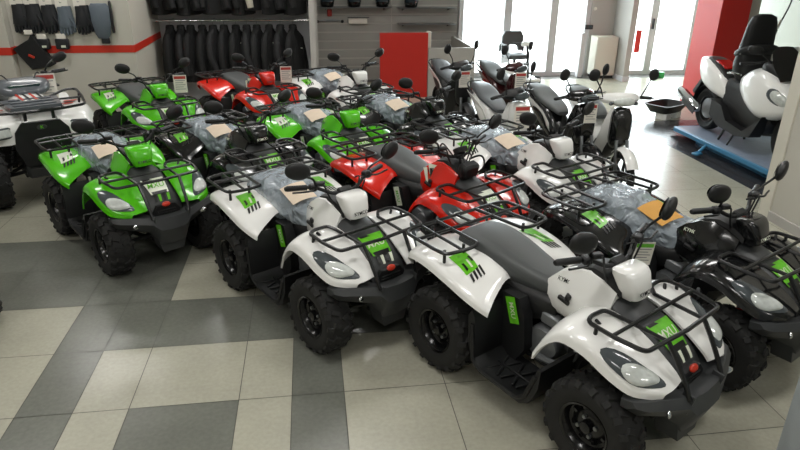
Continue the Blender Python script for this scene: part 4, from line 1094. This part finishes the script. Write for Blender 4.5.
# slat wall shelves with helmets
def shelf(label, x0, x1, z):
    t = thing('display_shelf', label, 'shelf', ((x0+x1)/2, YS-.16, z), 0, 'shelves on the slat board wall')
    MB().box((0, 0, 0), (x1-x0, .30, .012), None, .002).build('shelf_board', M['steel'], t)
    for s in (-1, 1):
        MB().prism([(.14, -.01), (-.10, -.01), (.14, -.06)], s*(x1-x0)*.4-.006, s*(x1-x0)*.4+.006, 'x').build('bracket', M['trim'], t)
shelf('long shelf carrying the helmets on the slat board wall', .2, 1.6, 1.41)
shelf('upper short shelf at the right of the slat board wall', 1.72, 2.85, 1.40)
shelf('lower short shelf at the right of the slat board wall', 1.72, 2.85, 1.10)
def helmet(label, x, z):
    t = thing('helmet', label, 'helmet', (x, YS-.16, z), A(-90), 'helmets on the shelf')
    R = []
    for h, a, b, off in ((0, .10, .095, 0), (.01, .125, .115, .0), (.07, .15, .13, .015), (.13, .155, .135, .01), (.20, .135, .12, -.005), (.25, .09, .085, -.01), (.275, .03, .03, -.015), (.278, .003, .003, -.015)):
        R.append([(off+a*math.cos(2*PI*j/24), b*math.sin(2*PI*j/24), h) for j in range(24)])
    obj('shell', cached('helm', lambda: MB().loft(R), [M['black']]), t)
    def vis(): return MB().sheet([[Vector((.012+.158*math.cos(a), .140*math.sin(a), z)) for a in [-1.1+2.2*i/10 for i in range(11)]] for z in (.10, .13, .165, .19)], .004)
    obj('visor', cached('visor', vis, [M['screen']]), t)
for k, (l, x) in enumerate((('first black helmet from the left on the long shelf', .37), ('second black helmet from the left on the long shelf', .88), ('third black helmet from the left on the long shelf', 1.42))): helmet(l, x, 1.416)
helmet('black helmet alone on the upper short shelf', 1.98, 1.406)
tag(MB().box((.41, YS-.035, 1.30), (.09, .04, .13), None, .01).build('blister_pack', M['cardred']), 'small red packet hanging below the first helmet', 'packet')
t = thing('tow_bar', 'thin metal bracket hanging on the slat board wall under the helmets', 'bracket', (.41, YS-.04, 1.14)); MB().tube([(-.24, 0, 0), (-.1, 0, .03), (.1, 0, .03), (.24, 0, 0)], .012, 7, 0, .05).tube([(-.16, 0, .015), (.16, 0, .015)], .02, 7).build('bar', M['steel'], t)
for s in (-1, 1): MB().ell((s*.24, 0, 0), (.03, .02, .03)).build('end_cap', M['trim'], t)
t = thing('box_shelf', 'white shallow box shelf on the slat board wall', 'box', (.95, YS-.07, 1.15)); MB().box((0, 0, 0), (.36, .12, .09), None, .006).build('box', M['paper'], t); MB().tube([(-.2, -.06, .07), (.22, -.06, .07)], .008).build('rail', M['trim'], t)

# glove display on the left stub wall
def glove(label, x, z, col, w=1.0):
    t = thing('glove_pack', label, 'gloves', (x, YW-.05, z), 0, 'glove packs on the left wall')
    def g():
        mb = MB()
        mb.loft([sec_z(zz, hw, d) for zz, hw, d in ((.02, .045, .022), (-.05, .05, .026), (-.12, .058, .028), (-.18, .06, .026), (-.20, .055, .02))])
        for k in range(4): mb.loft([sec_z(zz, hw, d, -.045+k*.03) for zz, hw, d in ((-.19, .014, .016), (-.25, .0145, .016), (-.285+.012*abs(k-1.5), .010, .012))])
        mb.loft([sec_z(zz, hw, d, xx) for zz, hw, d, xx in ((-.09, .015, .016, .055), (-.15, .016, .016, .085), (-.20, .012, .012, .095))])
        return mb
    gl = obj('glove', cached('glove', g, [M[col]]), t); gl.scale = (1.35*w, 1.2, 1.25)
    g2 = obj('glove', cached('glove', g, [M[col]]), t); g2.scale = (-1.35*w, 1.2, 1.2); g2.location = (.05, .02, .01)
    obj('header_card', cached('gcard', lambda: MB().box((.0, .012, .06), (.16, .006, .1), None, .001), [M['paper']]), t)
    obj('hook', cached('ghook', lambda: MB().tube([(0, .05, .08), (0, -.05, .08), (0, -.055, .095)], .004, 6), [M['steel']]), t)
def sec_z(z, hw, d, x0=0): return [(x0+hw*math.cos(2*PI*j/12), d*math.sin(2*PI*j/12), z) for j in range(12)]
for k, (x, z, c, l) in enumerate(((-3.87, 1.66, 'glove', 'first black glove pack from the left on the glove wall'), (-3.70, 1.66, 'glove', 'second black glove pack from the left on the glove wall'), (-3.50, 1.65, 'glove', 'third black glove pack from the left on the glove wall'),
        (-3.30, 1.63, 'gloveg', 'grey-blue glove pack between the black glove packs'), (-3.07, 1.64, 'glove', 'black glove pack next to the large grey pack'))): glove(l, x, z, c)
t = thing('glove_pack', 'large grey-blue protector pack at the right end of the glove wall', 'gloves', (-2.82, YW-.06, 1.66), 0)
MB().loft([sec_z(z, hw, d) for z, hw, d in ((.04, .10, .02), (0, .13, .04), (-.2, .125, .045), (-.36, .10, .04), (-.42, .07, .02))]).build('pad', M['gloveg'], t)
MB().box((.14, .02, -.14), (.03, .05, .42), None, .01).build('backing', M['glove'], t); MB().box((.02, 0, -.45), (.11, .03, .08), None, .01).build('strap', M['glove'], t)
for k, (x, l) in enumerate(((-3.63, 'left small dark box hanging under the gloves'), (-3.38, 'right small dark box hanging under the gloves'))):
    t = thing('accessory_box', l, 'box', (x, YW-.05, 1.17), 0, 'small boxes on the glove wall'); MB().box((0, 0, 0), (.17, .07, .14), None, .012).build('case', M['glove'], t); MB().box((0, -.01, .10), (.12, .01, .07), None, .002).build('header_card', M['paper'], t)
    MB().box((.02, -.038, -.03), (.06, .006, .03), None, .001).build('sticker', M['decalw'], t)
t = thing('hanging_bag', 'black soft bag hanging aslant below the glove packs', 'bag', (-3.80, YW-.08, 1.28))
pl = [(-.20, -.16), (.02, -.04), (.06, .02), (.28, -.36), (.20, -.40), (-.02, -.43)]
MB().loft([[(x, -.05, z) for x, z in pl], [(x*1.04, -.02, z*1.04) for x, z in pl], [(x*1.04, .03, z*1.04) for x, z in pl], [(x, .06, z) for x, z in pl]]).build('bag_body', M['jacketg'], t)
MB().box((.02, -.06, -.26), (.08, .012, .03), (0, .5, 0), .002).build('emblem', M['badge'], t); MB().box((.02, -.0, .05), (.10, .03, .06), None, .004).build('header_card', M['paper'], t)

# jackets
def jacket_mesh(seed):
    rnd = random.Random(seed); mb = MB(); R = []
    L = .78+rnd.uniform(-.04, .06)
    for z, hw, d in ((0, .05, .045), (-.03, .065, .05), (-.08, .13, .055), (-.15, .19, .07), (-.24, .215, .095), (-.4, .23, .12), (-.6, .235, .125), (-L, .245, .12), (-L-.01, .2, .09)):
        w = rnd.uniform(.94, 1.06)
        R.append([(hw*w*math.copysign(abs(math.cos(2*PI*j/20))**.75, math.cos(2*PI*j/20)), d*math.copysign(abs(math.sin(2*PI*j/20))**.75, math.sin(2*PI*j/20))+.012*math.sin(j*2.1+z*14+seed), z) for j in range(20)])
    return mb.loft(R)
def sleeve_mesh(s, seed):
    rnd = random.Random(seed+s); e = rnd.uniform(-.03, .06)
    return MB().tube([(s*.12, 0, -.10), (s*.20, -.02, -.2), (s*.255, -.03, -.42), (s*.27, -.06-e, -.60), (s*.265, -.08-e, -.72)], [.04, .058, .06, .055, .048], 12)
def jacket(label, x, z, rz, seed, col='jacket', group='black jackets on the lower rail', logo=False, trim=None):
    t = thing('jacket', label, 'jacket', (x, 10.86, z), rz, group)
    b = obj('jacket_body', cached(f'jacket{seed%4}', lambda: jacket_mesh(seed % 4), [M[col]], 60), t)
    for s in (-1, 1): obj('sleeve', cached(f'sleeve{s}{seed%3}', lambda: sleeve_mesh(s, seed % 3), [M[col if trim is None else trim]], 60), t)
    obj('collar', cached('collar', lambda: MB().lathe([(0, .07), (.05, .06), (.055, .05), (.0, .055)], 16, 0, Matrix.Translation((0, 0, -.02)), 'z'), [M[col]]), t)
    obj('hanger_hook', cached('hook', lambda: MB().tube([(0, 0, -.02), (0, 0, .07), (.015, 0, .095), (.0, 0, .115), (-.015, 0, .10)], .004, 6, 0, .01), [M['steel']]), t)
    if logo: obj('chest_logo', cached('jlogo', lambda: MB().lathe([(-.132, .001), (-.132, .05), (-.125, .052)], 20, 0, Matrix.Translation((-.06, 0, -.52))), [M['paper']]), t)
    else: obj('reflective_tab', cached(f'jtab{seed%3}', lambda: MB().box((-.09+.07*(seed % 3), -.118, -.24-.05*(seed % 3)), (.05, .012, .016), (0, .2, 0), .002), [M['decalw']]), t)
    return t
ORD = ['first', 'second', 'third', 'fourth', 'fifth', 'sixth', 'seventh', 'eighth', 'ninth', 'tenth', 'eleventh', 'twelfth']
LX = [-2.20, -2.03, -1.88, -1.70, -1.53, -1.36, -1.17, -1.00, -.84, -.64, -.46, -.26]
RZ = [1.3, 1.35, 1.2, 1.3, 1.25, 1.3, 1.2, 1.4, 1.25, 1.1, 1.2, 1.1]
for k, x in enumerate(LX): jacket(f'{ORD[k]} black jacket from the left on the lower clothes rail', x, 1.245, RZ[k], k, 'jacketg' if k % 3 == 1 else 'jacket')
UX = [-2.24, -2.08, -1.86, -1.66, -1.42, -1.20, -1.02, -.82, -.56, -.38, -.2]
for k, x in enumerate(UX):
    if k == 4: jacket('jacket with round white chest logo on the upper clothes rail', x, 2.28, .35, k, 'jacket', 'jackets on the upper rail', True)
    elif k == 7: jacket('jacket with stone-coloured sleeves on the upper clothes rail', x, 2.28, .9, k, 'jacket', 'jackets on the upper rail', False, 'jacketb')
    else: jacket(f'{ORD[k]} jacket from the left on the upper clothes rail, dark', x, 2.28, 1.2 if k % 2 else 1.05, k, 'jacketg' if k % 2 else 'jacket', 'jackets on the upper rail')
def rail(label, z):
    t = thing('clothes_rail', label, 'clothes rail', (-1.2, 10.86, z), 0, 'clothes rails'); MB().tube([(-1.23, 0, 0), (1.2, 0, 0)], .014, 10).build('rail_tube', M['chrome'], t)
    for x in (-1.0, -.35, .3, .95): MB().tube([(x, 0, 0), (x, .44, 0)], .012, 8).build('bracket', M['chrome'], t)
rail('lower chrome clothes rail under the upper jackets', 1.345); rail('upper chrome clothes rail of the jacket niche', 2.38)

# price cards hanging on the vehicles
def card(label, loc, rz, w=.15, h=.21, tilt=0, head='cardred'):
    t = thing('price_card', label, 'price card', loc, rz, 'price cards')
    MB().box((0, 0, 0), (.003, w, h), (0, tilt, 0), 0).build('card', M['paper'], t)
    mb = MB()
    Y = Euler((0, tilt, 0)).to_matrix()
    def r(y0, y1, z0, z1, mi): mb.add([Y @ Vector((.0025, y, z)) for y, z in ((y0, z0), (y1, z0), (y1, z1), (y0, z1))], [[0, 1, 2, 3]], mi)
    r(-w*.44, w*.44, h*.28, h*.44, 0)
    for k in range(5): r(-w*.38, w*(.38-.15*(k % 2)), h*(.18-.12*k), h*(.215-.12*k), 1)
    mb.build('print', [M[head], M['cardgrey']], t)
def on(pose, x, y, z):
    c, s = math.cos(pose[2]), math.sin(pose[2]); return (pose[0]+c*x-s*y, pose[1]+s*x+c*y, z)
card('white price card with red heading on the utility quad handlebar', on((-3.04, 7.12, -1.05), .16, .22, 1.04), A(-75), .2, .26)
card('white price card hanging on the back left green quad bike', on((-1.941, 7.946, -1.0), .30, .27, .90), A(-85))
card('price card hanging on the back red quad bike', on((-.743, 8.656, -1.0), .30, .30, .87), A(-85))
card('tilted white price card on the left handlebar of the nearest white quad bike', on((1.371, 2.874, -1.045), .23, .26, .89), A(-100), .10, .15, .2, 'decal')
card('price card on the scooter nearest the grey counter', on((1.96, 8.62, A(-86)), .56, -.02, .86), A(-85))
card('price card with red heading on the white scooter behind the white quad bike', on((2.12, 6.79, A(-86)), .575, 0, .80), A(-88), .17, .24)
card('price card on the front of the maroon scooter', on((2.66, 8.46, A(-86)), .57, -.02, .86), A(-88))
card('price card on the black scooter with white side panels', on((2.79, 6.62, A(-86)), .575, .0, .86), A(-92), .13, .2)
